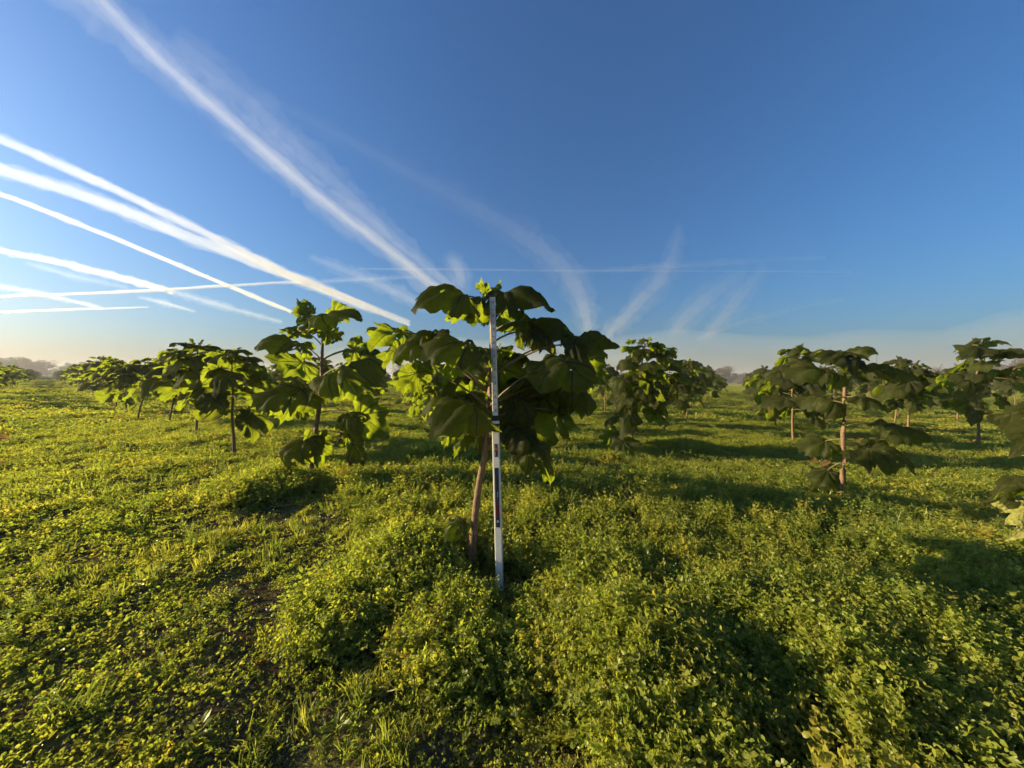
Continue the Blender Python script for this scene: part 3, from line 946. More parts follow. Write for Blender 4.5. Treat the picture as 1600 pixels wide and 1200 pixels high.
ROWN = {-2: 'far left edge row', -1: 'row along the left edge', 0: 'row of the staff'}
PROTO = [crown_proto(200 + k, 2.15 + 0.35 * ((k * 0.37) % 1)) for k in range(9)]
rest = []
shown = 0
FAR_LABEL = {}
for dep, i, j, p, q in rows:
    z = float(ground_z(p.x, p.y)) - 0.01
    H = rl.uniform(2.1, 2.65)
    side = 'left' if i > 0 else 'right'
    rown = ROWN.get(j, f'{ordinal(j)} row behind the staff')
    if dep < 15.5:
        lab = f'sapling in the {rown}, {ordinal(max(1, abs(i)))} to the {side} of the staff line'
        generated_sapling(lab, (p.x, p.y, z), 300 + i * 17 + j * 131, H, MID, petiole_parts=False, s0=rl.uniform(.36, .50), lush=rl.uniform(.8, 1.25), lean=(rl.uniform(-.1, .1), rl.uniform(-.1, .1)))
        shown += 1
    elif shown < 285:
        if dep < 30:
            lab = f'small sapling in the {rown}, {ordinal(max(1, abs(i)))} to the {side}'
        else:
            lab = f'tiny distant sapling merging into the {side} part of the {rown}'
        root = thing('sapling_tree', lab, 'tree', (p.x, p.y, z), SAP_GROUP if dep < 30 else f'distant saplings of the {rown}, {side}')
        root.rotation_euler = (0, 0, rl.uniform(0, 6.28))
        s = H / 2.3
        root.scale = (s, s, s)
        tm, cm = PROTO[rl.randrange(len(PROTO))]
        link('trunk', tm, root); link('crown', cm, root)
        shown += 1
    else:
        rest.append((p.x, p.y, z, rl.uniform(0, 6.28), H / 2.3, rl.randrange(len(PROTO))))


# ------------------------------------------------------------------ scattered stuff through geometry nodes
def scatter(name, protos, pts, rots, scl, idx, **props):
    col = bpy.data.collections.new(name + '_kinds')
    for k, me in enumerate(protos):
        o = bpy.data.objects.new(f'kind_{k:02d}_{name}', me)
        col.objects.link(o)
    me = bpy.data.meshes.new(name)
    me.from_pydata([tuple(map(float, p)) for p in pts], [], [])
    a = me.attributes.new('rot', 'FLOAT_VECTOR', 'POINT'); a.data.foreach_set('vector', np.asarray(rots, np.float32).ravel())
    a = me.attributes.new('scl', 'FLOAT_VECTOR', 'POINT'); a.data.foreach_set('vector', np.asarray(scl, np.float32).ravel())
    a = me.attributes.new('pick', 'INT', 'POINT'); a.data.foreach_set('value', np.asarray(idx, np.int32))
    ob = link(name, me, kind='stuff', **props)
    ng = bpy.data.node_groups.new(name, 'GeometryNodeTree')
    ng.interface.new_socket('Geometry', in_out='INPUT', socket_type='NodeSocketGeometry')
    ng.interface.new_socket('Geometry', in_out='OUTPUT', socket_type='NodeSocketGeometry')
    gi = ng.nodes.new('NodeGroupInput'); go = ng.nodes.new('NodeGroupOutput')
    ci = ng.nodes.new('GeometryNodeCollectionInfo')
    ci.inputs['Collection'].default_value = col
    ci.inputs['Separate Children'].default_value = True
    ci.inputs['Reset Children'].default_value = True
    ip = ng.nodes.new('GeometryNodeInstanceOnPoints')
    ip.inputs['Pick Instance'].default_value = True

    def attr(nm, ty):
        n = ng.nodes.new('GeometryNodeInputNamedAttribute'); n.data_type = ty
        n.inputs['Name'].default_value = nm
        return n.outputs['Attribute']
    e2r = ng.nodes.new('FunctionNodeEulerToRotation')
    ng.links.new(attr('rot', 'FLOAT_VECTOR'), e2r.inputs[0])
    ng.links.new(gi.outputs[0], ip.inputs['Points'])
    ng.links.new(ci.outputs[0], ip.inputs['Instance'])
    ng.links.new(attr('pick', 'INT'), ip.inputs['Instance Index'])
    ng.links.new(e2r.outputs[0], ip.inputs['Rotation'])
    ng.links.new(attr('scl', 'FLOAT_VECTOR'), ip.inputs['Scale'])
    ng.links.new(ip.outputs[0], go.inputs[0])
    md = ob.modifiers.new('scatter', 'NODES'); md.node_group = ng
    return ob


def both(tm, cm):
    # one prototype mesh holding trunk and crown for the far mass
    V = [v.co.copy() for v in tm.vertices]; n = len(V)
    F = [tuple(f.vertices) for f in tm.polygons]; nf = len(F)
    V += [v.co.copy() for v in cm.vertices]; F += [tuple(i + n for i in f.vertices) for f in cm.polygons]
    me = mesh_from('far_sapling', V, F, [M_trunk, M_leaf])
    me.polygons.foreach_set('material_index', [0] * nf + [1] * (len(F) - nf))
    return me


if rest:
    A = np.array(rest)
    scatter('distant_saplings', [both(*q) for q in PROTO], A[:, :3], np.stack([A[:, 3] * 0, A[:, 3] * 0, A[:, 3]], 1),
            np.repeat(A[:, 4:5], 3, 1), A[:, 5].astype(int), label='far mass of saplings filling the rest of the plantation', category='saplings')


# ---- weed prototypes
def leaflet(V, F, B, a, n, L, wd, fold=0.25, six=False):
    a = a / np.linalg.norm(a)
    n = n - a * np.dot(n, a); n = n / (np.linalg.norm(n) + 1e-9)
    b = np.cross(n, a)
    o = len(V)
    if six:
        V += [B, B + a * L * .35 + b * wd * .5 + n * fold * wd * .5, B + a * L * .75 + b * wd * .38 + n * fold * wd * .3, B + a * L - n * L * .12,
              B + a * L * .75 - b * wd * .38 + n * fold * wd * .3, B + a * L * .35 - b * wd * .5 + n * fold * wd * .5, B + a * L * .5]
        F += [(o, o + 6, o + 1), (o + 1, o + 6, o + 2), (o + 2, o + 6, o + 3), (o + 3, o + 6, o + 4), (o + 4, o + 6, o + 5), (o + 5, o + 6, o)]
    else:
        V += [B, B + a * L * .5 + b * wd * .5 + n * fold * wd * .5, B + a * L - n * L * .1, B + a * L * .5 - b * wd * .5 + n * fold * wd * .5]
        F += [(o, o + 2, o + 1), (o, o + 3, o + 2)]


def chickweed(seed, rad, hgt, stems, per, ll, six=False, mat=None):
    rg = np.random.default_rng(seed)
    V, F = [], []
    for s in range(stems):
        a = rg.uniform(0, 2 * np.pi); r0 = rad * 0.55 * np.sqrt(rg.uniform())
        b = np.array([np.cos(a) * r0, np.sin(a) * r0, 0])
        lean = np.array([np.cos(a) * rad * 0.5 + rg.normal(0, rad * .25), np.sin(a) * rad * 0.5 + rg.normal(0, rad * .25), 0])
        h = hgt * rg.uniform(0.55, 1.1) * (1 - 0.45 * (r0 / rad) ** 2)
        for k in range(per):
            t = (k + 1) / per
            c = b + lean * t ** 1.6 + np.array([0, 0, h * t ** 0.8])
            th = rg.uniform(0, 6.28)
            for q in (0, np.pi):
                up = rg.uniform(-0.2, 1.0)
                ax = np.array([np.cos(th + q) * np.cos(up), np.sin(th + q) * np.cos(up), np.sin(up)])
                nn = np.array([-0.25, 0, 0.7]) * 0 + np.array([0, 0, 0.8]) + rg.normal(0, 0.6, 3)
                L = ll * rg.uniform(0.6, 1.25) * (0.7 if t > 0.95 else 1)
                leaflet(V, F, c, ax, nn, L, L * rg.uniform(0.55, 0.85), six=six)
    return mesh_from('weed_clump', V, F, mat or M_weed, smooth=False)


def grass(seed, n, ln, spread, wd=0.004, mat=None):
    rg = np.random.default_rng(seed)
    V, F = [], []
    for s in range(n):
        a = rg.uniform(0, 6.28)
        b = np.array([rg.normal(0, spread), rg.normal(0, spread), 0])
        L = ln * rg.uniform(0.5, 1.15); out = rg.uniform(0.15, 1.0)
        d = np.array([np.cos(a), np.sin(a), 0]); sd = np.array([-np.sin(a), np.cos(a), 0]) * wd * rg.uniform(.7, 1.3)
        o = len(V); m = 4
        for k in range(m + 1):
            t = k / m
            c = b + d * out * L * t ** 1.5 * 0.8 + np.array([0, 0, L * (t - 0.35 * out * t ** 2.2)])
            ww = (1 - t ** 1.8)
            V += [c - sd * ww, c + sd * ww + np.array([0, 0, wd * .3])]
        for k in range(m):
            F.append((o + 2 * k, o + 2 * k + 1, o + 2 * k + 3, o + 2 * k + 2))
    return mesh_from('grass_tuft', V, F, mat or M_grass, smooth=False)


def rosette(seed, n, ln, up0=0.2, up1=0.9, wd=0.55, mat=None):
    rg = np.random.default_rng(seed)
    V, F = [], []
    for s in range(n):
        a = s * 2.4 + rg.uniform(-.3, .3); up = rg.uniform(up0, up1)
        ax = np.array([np.cos(a) * np.cos(up), np.sin(a) * np.cos(up), np.sin(up)])
        L = ln * rg.uniform(.6, 1.2)
        st = ax * L * 0.5
        leaflet(V, F, st, ax + np.array([0, 0, -.25]), np.array([0, 0, 1.]) + rg.normal(0, .2, 3), L, L * wd, six=True)
        o = len(V)
        p = np.array([-ax[1], ax[0], 0]) * 0.0018
        V += [np.zeros(3) - p, p, st + p, st - p]; F += [(o, o + 1, o + 2, o + 3)]
    return mesh_from('rosette', V, F, mat or M_broad, smooth=False)


def tall_weed(seed, h, ll, mats=None, bare=0.0, branches=5):
    rg = np.random.default_rng(seed)
    V, F = [], []
    for s in range(branches):
        a = rg.uniform(0, 6.28); out = rg.uniform(0.1, 0.45) * h
        H = h * rg.uniform(.6, 1.0)
        P = []
        for k in range(9):
            t = k / 8
            P.append(np.array([np.cos(a) * out * t ** 1.3, np.sin(a) * out * t ** 1.3, H * t]))
        p = np.array([-np.sin(a), np.cos(a), 0]) * 0.002; o = len(V)
        for c in P:
            V += [c - p, c + p]
        for k in range(8):
            F.append((o + 2 * k, o + 2 * k + 1, o + 2 * k + 3, o + 2 * k + 2))
        for k in range(1, 9):
            for q in range(3 if k < 8 else 7):
                if rg.random() < bare:
                    continue
                th = rg.uniform(0, 6.28); up = rg.uniform(-.2, .9)
                ax = np.array([np.cos(th) * np.cos(up), np.sin(th) * np.cos(up), np.sin(up)])
                L = ll * rg.uniform(.5, 1.2) * (0.6 if k == 8 else 1)
                leaflet(V, F, P[k] + rg.normal(0, .004, 3), ax, np.array([0, 0, 1.]) + rg.normal(0, .3, 3), L, L * .42, six=True)
    return mesh_from('tall_weed', V, F, mats or M_broad, smooth=False)


def litter(seed):
    rg = np.random.default_rng(seed)
    V, F = [], []
    for s in range(26):
        c = np.array([rg.normal(0, .09), rg.normal(0, .09), rg.uniform(.003, .02)])
        a = rg.uniform(0, 6.28); ax = np.array([np.cos(a), np.sin(a), rg.uniform(-.3, .3)])
        L = rg.uniform(.008, .028)
        leaflet(V, F, c, ax, np.array([0, 0, 1.]) + rg.normal(0, .4, 3), L, L * rg.uniform(.4, .8), fold=.5, six=True)
    return mesh_from('litter', V, F, M_litter, smooth=False)


def seedlings(seed):
    rg = np.random.default_rng(seed)
    V, F = [], []
    for s in range(22):
        c = np.array([rg.normal(0, .09), rg.normal(0, .09), rg.uniform(.004, .03)])
        for q in range(rg.integers(3, 7)):
            a = rg.uniform(0, 6.28); up = rg.uniform(0.1, 1.1)
            ax = np.array([np.cos(a) * np.cos(up), np.sin(a) * np.cos(up), np.sin(up)])
            L = rg.uniform(.010, .022)
            leaflet(V, F, c, ax, np.array([0, 0, .8]) + rg.normal(0, .8, 3), L, L * .6, six=True)
    return mesh_from('seedlings', V, F, M_weed, smooth=False)


KINDS = ([chickweed(k, 0.13, 0.12 + 0.03 * k, 40, 6, 0.019 + 0.002 * k, True) for k in range(4)] +            # 0-3 lush near clump
         [chickweed(10 + k, 0.15, 0.07, 30, 5, 0.018, True) for k in range(3)] +       # 4-6 low clump
         [grass(20 + k, 34, 0.13, 0.03) for k in range(3)] +                            # 7-9 grass
         [rosette(30 + k, 11, 0.05) for k in range(2)] +                                # 10-11 broad leaf
         [tall_weed(40 + k, 0.26, 0.035) for k in range(2)] +                           # 12-13 taller
         [litter(50 + k) for k in range(2)] +                                           # 14-15
         [seedlings(60 + k) for k in range(3)] +                                        # 16-18
         [chickweed(70 + k, 0.30, 0.13, 40, 4, 0.042) for k in range(4)] +              # 19-22 mid distance
         [chickweed(80 + k, 0.70, 0.16, 46, 3, 0.10) for k in range(4)] +               # 23-26 far
         [grass(90 + k, 30, 0.16, 0.10, 0.009) for k in range(2)] +                     # 27-28 mid grass
         [rosette(95 + k, 9, 0.055, mat=M_dry) for k in range(1)] +                     # 29
         [chickweed(110 + k, 0.10, 0.20, 24, 9, 0.021, True, M_lime) for k in range(3)])                              # 29 browned rosette

MOUNDS = [(990, 1065, 0.36, 0.24), (1290, 1070, 0.34, 0.20), (935, 925, 0.30, 0.15), (640, 900, 0.42, 0.16), (560, 960, 0.35, 0.10),
          (420, 770, 0.55, 0.22), (1140, 985, 0.28, 0.12), (730, 1000, 0.34, 0.10), (1180, 640, 0.6, 0.1), (1060, 700, .6, .12), (840, 1050, .22, .10), (1480, 900, .4, .08),
          (1060, 1180, 0.30, 0.12), (1420, 1010, .35, .10), (690, 720, .7, .14), (1250, 960, .25, .14)]
MW = [(G(x, y), r, h * 1.1) for x, y, r, h in MOUNDS]


def lushness(x, y):
    """0 bare left path .. 1 lush right side; follows the planting rows"""
    n = (fbm(x * 0.9, y * 0.9, 31, 3) - 0.5) * 1.3
    side = np.clip((x * 1.0 + 0.55 + (y - 1.5) * 0.75) / 1.2, 0, 1)
    return np.clip(side * 0.85 + 0.12 + n * 0.55, 0, 1)


def bumpz(x, y):
    z = np.zeros_like(x)
    for c, r, h in MW:
        d2 = ((x - c.x) ** 2 + (y - c.y) ** 2) / r ** 2
        z = np.maximum(z, h * np.exp(-d2 * 1.2))
    z = z * (0.55 + 0.9 * fbm(x * 5, y * 5, 41, 2))
    return z


def wedge(n, r0, r1, half=66):
    r = np.sqrt(rng.uniform(r0 ** 2, r1 ** 2, n)); a = np.radians(rng.uniform(-half, half, n))
    return r * np.sin(a), r * np.cos(a)


pts, rots, scl, pick = [], [], [], []


def put(x, y, zz, kind, s, tilt=0.15, sz=None):
    n = len(x)
    if n == 0:
        return
    pts.append(np.stack([x, y, ground_z(x, y) + zz], 1))
    rots.append(np.stack([rng.normal(0, tilt, n), rng.normal(0, tilt, n), rng.uniform(0, 6.28, n)], 1))
    scl.append(np.stack([s, s, s if sz is None else sz], 1))
    pick.append(kind)


def ri(a, b, n):
    return rng.integers(a, b, n)


# near field 0.6 - 5.5 m
x, y = wedge(4600, 0.5, 5.5, 72)
l = lushness(x, y); b = bumpz(x, y)
keep = rng.uniform(size=len(x)) < (0.42 + 0.58 * l ** 1.2)
x, y, l, b = x[keep], y[keep], l[keep], b[keep]
hi = l > 0.55
k = np.where(hi, ri(0, 4, len(x)), ri(4, 7, len(x)))
put(x, y, b * 0.75 - 0.01, k, rng.uniform(.45, 1.3, len(x)) * (0.6 + 0.45 * l) * (1 + b * 1.0), .3, rng.uniform(.4, 1.5, len(x)) * (0.6 + 0.45 * l))
x, y = wedge(2800, 0.5, 5.5, 72); l = lushness(x, y)
kp = (fbm(x * 1.7, y * 1.7, 91, 3) + l * 0.3) > 0.45
x, y = x[kp], y[kp]
put(x, y, bumpz(x, y) * .6, ri(16, 19, len(x)), rng.uniform(.7, 1.3, len(x)))
x, y = wedge(1500, 0.5, 5.5, 72); l = lushness(x, y); g_ = fbm(x * 1.4, y * 1.4, 77, 2)
kp = rng.uniform(size=len(x)) < np.clip((g_ - 0.42) * 5, 0.06, 1) * (1.05 - 0.55 * l)
put(x[kp], y[kp], bumpz(x[kp], y[kp]) * .6 - .005, ri(7, 10, kp.sum()), rng.uniform(.45, 1.05, kp.sum()), .2)
x, y = wedge(900, 0.5, 6, 72)
put(x, y, bumpz(x, y) * .75, ri(10, 12, len(x)), rng.uniform(.35, 1.1, len(x)), .35)
x, y = wedge(500, 0.9, 7, 72); l = lushness(x, y); kp = rng.uniform(size=len(x)) < l
put(x[kp], y[kp], bumpz(x[kp], y[kp]) * .7, ri(12, 14, kp.sum()), rng.uniform(.45, 1.0, kp.sum()), .2)
x, y = wedge(1500, 0.5, 5.5, 72); l = lushness(x, y); kp = rng.uniform(size=len(x)) < 1.1 - l
put(x[kp], y[kp], np.zeros(kp.sum()), ri(14, 16, kp.sum()), rng.uniform(.7, 1.3, kp.sum()), .05)
x, y = wedge(60, 0.5, 6, 72)
put(x, y, bumpz(x, y) * .7, np.full(len(x), 29), rng.uniform(.4, .9, len(x)), .3)
# dense leaf mat over the mounds
for c, r_, h_ in MW:
    n = int(110 * (r_ / 0.35) ** 2 * (1 if c.length < 4 else 0.6))
    a = rng.uniform(0, 6.28, n); rr = r_ * 1.1 * np.sqrt(rng.uniform(0, 1, n))
    x = c.x + rr * np.cos(a); y = c.y + rr * np.sin(a)
    put(x, y, bumpz(x, y) * 0.8 - .01, ri(0, 4, n), rng.uniform(.5, 1.2, n), .4)
    n2 = n
    a = rng.uniform(0, 6.28, n2); rr = r_ * 0.95 * np.sqrt(rng.uniform(0, 1, n2))
    x = c.x + rr * np.cos(a); y = c.y + rr * np.sin(a)
    put(x, y, bumpz(x, y) * 0.8 - .02, ri(30, 33, n2), rng.uniform(.5, 1.15, n2), .4)
# rust coloured dying tufts between the rows
x, y = wedge(160, 7, 26, 60)
put(x, y, np.zeros(len(x)), np.full(len(x), 29), rng.uniform(1.2, 3.5, len(x)), .3)
# mid field
x, y = wedge(7500, 5.0, 16, 66); l = lushness(x, y)
kp = rng.uniform(size=len(x)) < 0.45 + 0.55 * l
x, y, l = x[kp], y[kp], l[kp]
put(x, y, bumpz(x, y) * .8 - .02, ri(19, 23, len(x)), rng.uniform(.5, 1.05, len(x)), .12, rng.uniform(.35, 1.0, len(x)) * (0.5 + fbm(x * .6, y * .6, 55, 2)))
x, y = wedge(2600, 5.0, 18, 66)
put(x, y, bumpz(x, y) * .6 - .01, ri(27, 29, len(x)), rng.uniform(.5, 1.0, len(x)), .15)
x, y = wedge(500, 5.0, 20, 66)
put(x, y, bumpz(x, y) * .8 - .02, ri(12, 14, len(x)), rng.uniform(.6, 1.2, len(x)), .2)
# far field
x, y = wedge(13000, 15, 60, 64)
put(x, y, np.full(len(x), -.03), ri(23, 27, len(x)), rng.uniform(.5, 1.1, len(x)), .08, rng.uniform(.3, 1.0, len(x)) * (0.4 + 1.1 * fbm(x * .3, y * .3, 56, 2)))
x, y = wedge(9000, 58, 170, 62)
put(x, y, np.full(len(x), -.03), ri(23, 27, len(x)), rng.uniform(1.0, 2.2, len(x)), .05, rng.uniform(.3, 1.0, len(x)))
AP, AR, AS, AK = np.concatenate(pts), np.concatenate(rots), np.concatenate(scl), np.concatenate(pick)
clear = np.ones(len(AP), bool)
for c, rad in ((G(781, 921), .20), (G(770, 985), .16), (G(735, 897), .15), (G(752, 935), .14), (G(1311, 775), .18), (G(483, 757), .15)):
    clear &= (np.hypot(AP[:, 0] - c.x, AP[:, 1] - c.y) > rad) | (AK == 14) | (AK == 15)
AP, AR, AS, AK = AP[clear], AR[clear], AS[clear], AK[clear]
scatter('low_weeds', KINDS, AP, AR, AS, AK,
        label='dense low green weeds and grass covering the field', category='weeds')

# ------------------------------------------------------------------ single weeds that stand out
def weed(name, x, y, me, s, label, cat='weed', sz=None):
    p = G(x, y)
    z = float(ground_z(p.x, p.y)) + float(bumpz(np.array([p.x]), np.array([p.y]))[0]) * .6
    o = link(name, me, label=label, category=cat)
    o.location = (p.x, p.y, z - .01); o.scale = (s, s, sz or s); o.rotation_euler = (0, 0, rng.uniform(0, 6.28))
    return o


TW = [tall_weed(140 + k, 0.40, 0.05, branches=7) for k in range(3)]
weed('dry_weed', 1412, 703, tall_weed(150, 0.55, 0.04, M_dry, branches=46), 0.75, 'dry rust brown bushy weed behind the bare stemmed sapling on the right')
weed('tall_weed', 1195, 985, TW[0], 0.85, 'tall pale green weed with a big top leaf right of the front mound')
weed('tall_weed', 1130, 960, TW[1], 0.6, 'upright weed in the shade between the two lit mounds')
weed('tall_weed', 1330, 870, TW[2], 1.0, 'tall leafy weed on the right below the bare stemmed sapling')
weed('tall_weed', 1395, 850, TW[0], 0.9, 'thin upright weed beside the tall leafy one on the right')
weed('tall_weed', 935, 890, TW[1], 0.8, 'upright lit weed at the crest behind the front mound')
weed('tall_weed', 345, 740, TW[2], 0.7, 'pale lit weed at the foot of the second sapling left of the staff')
weed('tall_weed', 690, 770, TW[0], 0.9, 'leafy weed between the staff sapling and its left neighbour')
weed('dry_weed', 885, 700, tall_weed(151, 0.5, 0.035, M_dry, branches=12), 0.6, 'thin brownish weed under the right side of the tallest sapling')
weed('dry_weed', 1145, 1190, tall_weed(153, 0.3, 0.02, M_dry, branches=1), 1.0, 'single reddish seed stalk at the bottom edge')

# ------------------------------------------------------------------ the measuring staff
def box(x0, x1, y0, y1, z0, z1, bev=0.0):
    V = [(x0, y0, z0), (x1, y0, z0), (x1, y1, z0), (x0, y1, z0), (x0, y0, z1), (x1, y0, z1), (x1, y1, z1), (x0, y1, z1)]
    F = [(0, 3, 2, 1), (4, 5, 6, 7), (0, 1, 5, 4), (1, 2, 6, 5), (2, 3, 7, 6), (3, 0, 4, 7)]
    return V, F


def bevbox(x0, x1, y0, y1, z0, z1, b):
    import bmesh
    V, F = box(x0, x1, y0, y1, z0, z1)
    bm = bmesh.new(); vs = [bm.verts.new(v) for v in V]
    for f in F:
        bm.faces.new([vs[i] for i in f])
    bmesh.ops.bevel(bm, geom=list(bm.edges), offset=b, segments=2, affect='EDGES', profile=0.5)
    me = bpy.data.meshes.new('staff_section'); bm.to_mesh(me); bm.free()
    return me


M_white = plain_mat('worn_white_paint', (0.86, 0.82, 0.74), 0.5, col2=(0.72, 0.68, 0.61), scale=9)
M_alu = plain_mat('brushed_scale_face', (0.62, 0.59, 0.56), 0.45, col2=(0.50, 0.48, 0.46), scale=18)
M_black = plain_mat('black_plastic', (0.015, 0.014, 0.014), 0.5, 0.3)
M_navy = plain_mat('navy_label', (0.016, 0.022, 0.055), 0.4, 0.2)
M_maroon = plain_mat('maroon_label', (0.10, 0.012, 0.022), 0.4, 0.2)
M_orange = plain_mat('orange_label', (0.45, 0.10, 0.02), 0.45, 0.2)
M_print = plain_mat('white_print', (0.6, 0.6, 0.6), 0.5, 0.1)

SB = G(781, 921)
sdep = (SB - CP).dot(CF)
ST = W(769.5, 464, sdep + 0.02)
ax = (ST - SB); SH = ax.length; ax.normalize()
staff = thing('measuring_staff', 'white telescopic measuring staff with black and navy labels standing before the tallest sapling', 'measuring staff', SB)
zz = ax; yy = Vector((0.16, 1, 0)); yy = (yy - zz * yy.dot(zz)).normalized(); xx = yy.cross(zz)
staff.matrix_basis = Matrix.Translation(SB) @ Matrix((xx, yy, zz)).transposed().to_4x4()
pm = SH / (921 - 464)


def hz(ypx):
    return (921 - ypx) * pm


def part(name, me, mat, parent=staff):
    if mat is not None and not me.materials:
        me.materials.append(mat)
    return link(name, me, parent)


h1 = hz(655)
lower = part('lower_section', bevbox(-.0265, .0265, -.016, .016, -.02, h1, .004), M_white)
upper = part('upper_section', bevbox(-.0195, .0195, -.0115, .0115, h1 - .05, SH, .0025), M_white)
part('scale_face', mesh_from('scale_face', *box(-.0165, .0165, -.0135, -.0112, h1 + .045, SH - .006), M_alu, smooth=False), None, upper)
part('end_cap', mesh_from('end_cap', *box(-.0205, .0205, -.0142, .0125, SH - .004, SH + .006), M_black, smooth=False), None, upper)
V, F = [], []
nt_ = int((SH - h1 - .07) / 0.01)
geos = []
for k in range(nt_):
    z = h1 + .055 + k * 0.01
    if k % 5 == 0:
        geos.append(box(-.0155, .010, -.0149, -.0136, z, z + .0035))
        if k % 10 == 0:
            geos.append(box(.003, .009, -.0149, -.0136, z + .007, z + .018))
    else:
        geos.append(box(-.0155, -.004, -.0149, -.0136, z, z + .0018))
part('scale_marks', mesh_from('scale_marks', *join(geos), M_black, smooth=False), None, upper)
for yb in (673, 664.5, 656.5):
    part('locking_band', bevbox(-.0285, .0285, -.018, .018, hz(yb + 1.8), hz(yb - 1.8), .002), M_black)
part('cap_collar', bevbox(-.0225, .0225, -.0145, .0145, hz(655), hz(650), .002), M_black)
lab = part('label_panel', mesh_from('label', *box(-.0135, .0165, -.0182, -.0161, hz(823), hz(731)), M_navy, smooth=False), None)
part('label_band', mesh_from('label_band', *box(-.0130, .0160, -.0194, -.0183, hz(808), hz(787)), M_maroon, smooth=False), None, lab)
lg = []
n = 20
for k in range(n):      # ring emblem
    a0, a1 = 2 * math.pi * k / n, 2 * math.pi * (k + 1) / n
    cz = hz(814)
    for (r0_, r1_) in ((.0088, .0068),):
        o = len(lg)
        lg.append(([(.0015 + r0_ * math.cos(a0), -.0186, cz + r0_ * math.sin(a0)), (.0015 + r0_ * math.cos(a1), -.0186, cz + r0_ * math.sin(a1)),
                    (.0015 + r1_ * math.cos(a1), -.0186, cz + r1_ * math.sin(a1)), (.0015 + r1_ * math.cos(a0), -.0186, cz + r1_ * math.sin(a0))], [(0, 1, 2, 3)]))
for (x0, x1, z0, z1) in [(-.0045, .0065, .0030, .0045), (-.0045, .0065, -.0008, .0008), (-.0045, .0065, -.0045, -.0030), (-.0045, -.0030, 0, .004), (.005, .0065, -.004, 0)]:
    lg.append(box(.0005 + x0, .0005 + x1, -.0188, -.0183, hz(814) + z0, hz(814) + z1))
for k in range(7):      # tiny upright lettering
    z = hz(777) + k * .0062
    lg.append(box(.0035, .0075, -.0188, -.0183, z, z + (.004 if k % 3 else .0025)))
part('label_print', mesh_from('label_print', *join(lg), M_print, smooth=False), None, lab)
sm = part('small_label', mesh_from('small_label', *box(-.0105, .0135, -.0182, -.0161, hz(714), hz(694)), M_black, smooth=False), None)
part('label_band', mesh_from('orange_band', *join([box(-.008, .011, -.0194, -.0183, hz(704), hz(700)), box(-.008, .004, -.0194, -.0183, hz(698.5), hz(696))]), M_orange, smooth=False), None, sm)
part('label_print', mesh_from('small_print', *join([box(-.004, .0, -.0194, -.0183, hz(712) + q * .006, hz(712) + q * .006 + .004) for q in range(5)]), M_print, smooth=False), None, sm)

# ------------------------------------------------------------------ far trees, mast
M_farbark = plain_mat('far_bark', (0.10, 0.075, 0.055), 0.9, 0.3)
M_farbrown = foliage_mat('autumn_crown', (0.085, 0.065, 0.05), (0.085, 0.065, 0.05), (0.12, 0.08, 0.05), 0.3, gloss=0.0, var=0.5)
M_fargreen = foliage_mat('dark_crown', (0.050, 0.055, 0.035), (0.050, 0.055, 0.035), (0.08, 0.09, 0.04), 0.3, gloss=0.0, var=0.5)


def far_tree(seed, H, Wd, bare, mat):
    rg = np.random.default_rng(seed); rp = random.Random(seed)
    geos = []
    tips = []

    def grow(p, d, L, r, lv):
        q = p + d * L
        geos.append(tube([p, (p + q) / 2 + Vector((rp.uniform(-.06, .06) * L, rp.uniform(-.06, .06) * L, 0)), q], [r, r * .8, r * .55], 5 if lv < 2 else 3, cap=False))
        if lv >= 4:
            tips.append(q); return
        for k in range(rp.choice([3, 4]) if lv else 7):
            a = rp.uniform(0, 6.28); s = rp.uniform(.25, .95)
            nd = (d * math.cos(s) + Vector((math.cos(a), math.sin(a), 0.2)) * math.sin(s) + Vector((0, 0, .12))).normalized()
            grow(p.lerp(q, rp.uniform(.35, 1)), nd, L * rp.uniform(.55, .82), r * .5, lv + 1)
    grow(Vector((0, 0, -.3)), Vector((0, 0, 1)), H * .34, H * .02, 0)
    tv, tf = join(geos)
    zt = max(v.z for v in tv)
    V, F = [], []
    if bare:
        T = np.array([list(t) for t in tips])
        for k in range(500):
            c = T[rg.integers(len(T))] + rg.normal(0, zt * .015, 3)
            leaflet(V, F, c, rg.normal(0, 1, 3), rg.normal(0, 1, 3), zt * .02, zt * .012)
    else:
        blobs = [(np.array([rg.normal(0, .17), rg.normal(0, .17), rg.uniform(.06, .84)]) * zt, zt * rg.uniform(.10, .19)) for _ in range(26)]
        for k in range(4200):
            c, r = blobs[rg.integers(len(blobs))]
            d = rg.normal(0, 1, 3); d /= np.linalg.norm(d)
            c = c + d * r * rg.uniform(.55, 1.05)
            leaflet(V, F, c, rg.normal(0, 1, 3), d + rg.normal(0, .5, 3), zt * rg.uniform(.02, .05), zt * .03)
    tm = mesh_from('far_trunk', tv, tf, M_farbark)
    cm = mesh_from('far_crown', V, F, mat, smooth=False)
    return tm, cm, zt


FT = [far_tree(1, 12, 9, False, M_fargreen), far_tree(2, 12, 10, False, M_farbrown), far_tree(3, 12, 9, True, M_farbrown), far_tree(4, 12, 11, False, M_fargreen), far_tree(5, 12, 8, False, M_farbrown)]


def put_far(x, ytop, dep, kind, label, group, sx=1.0):
    d = ray(x, 592); d.z = 0
    p = CP + d * dep; p.z = -0.2
    q = PX((p.x, p.y, CAMH))
    H = (q[1] - ytop) / FPX * dep + CAMH + .2
    tm, cm, zt = FT[kind]
    o = thing('background_tree', label, 'tree', p, group)
    s = H / zt
    o.scale = (s * sx, s * sx, s); o.rotation_euler = (0, 0, rng.uniform(0, 6.28))
    link('trunk', tm, o); link('crown', cm, o)


def rank(lst, k):
    return sorted(range(len(lst)), key=lambda q: lst[q][0]).index(k) + 1


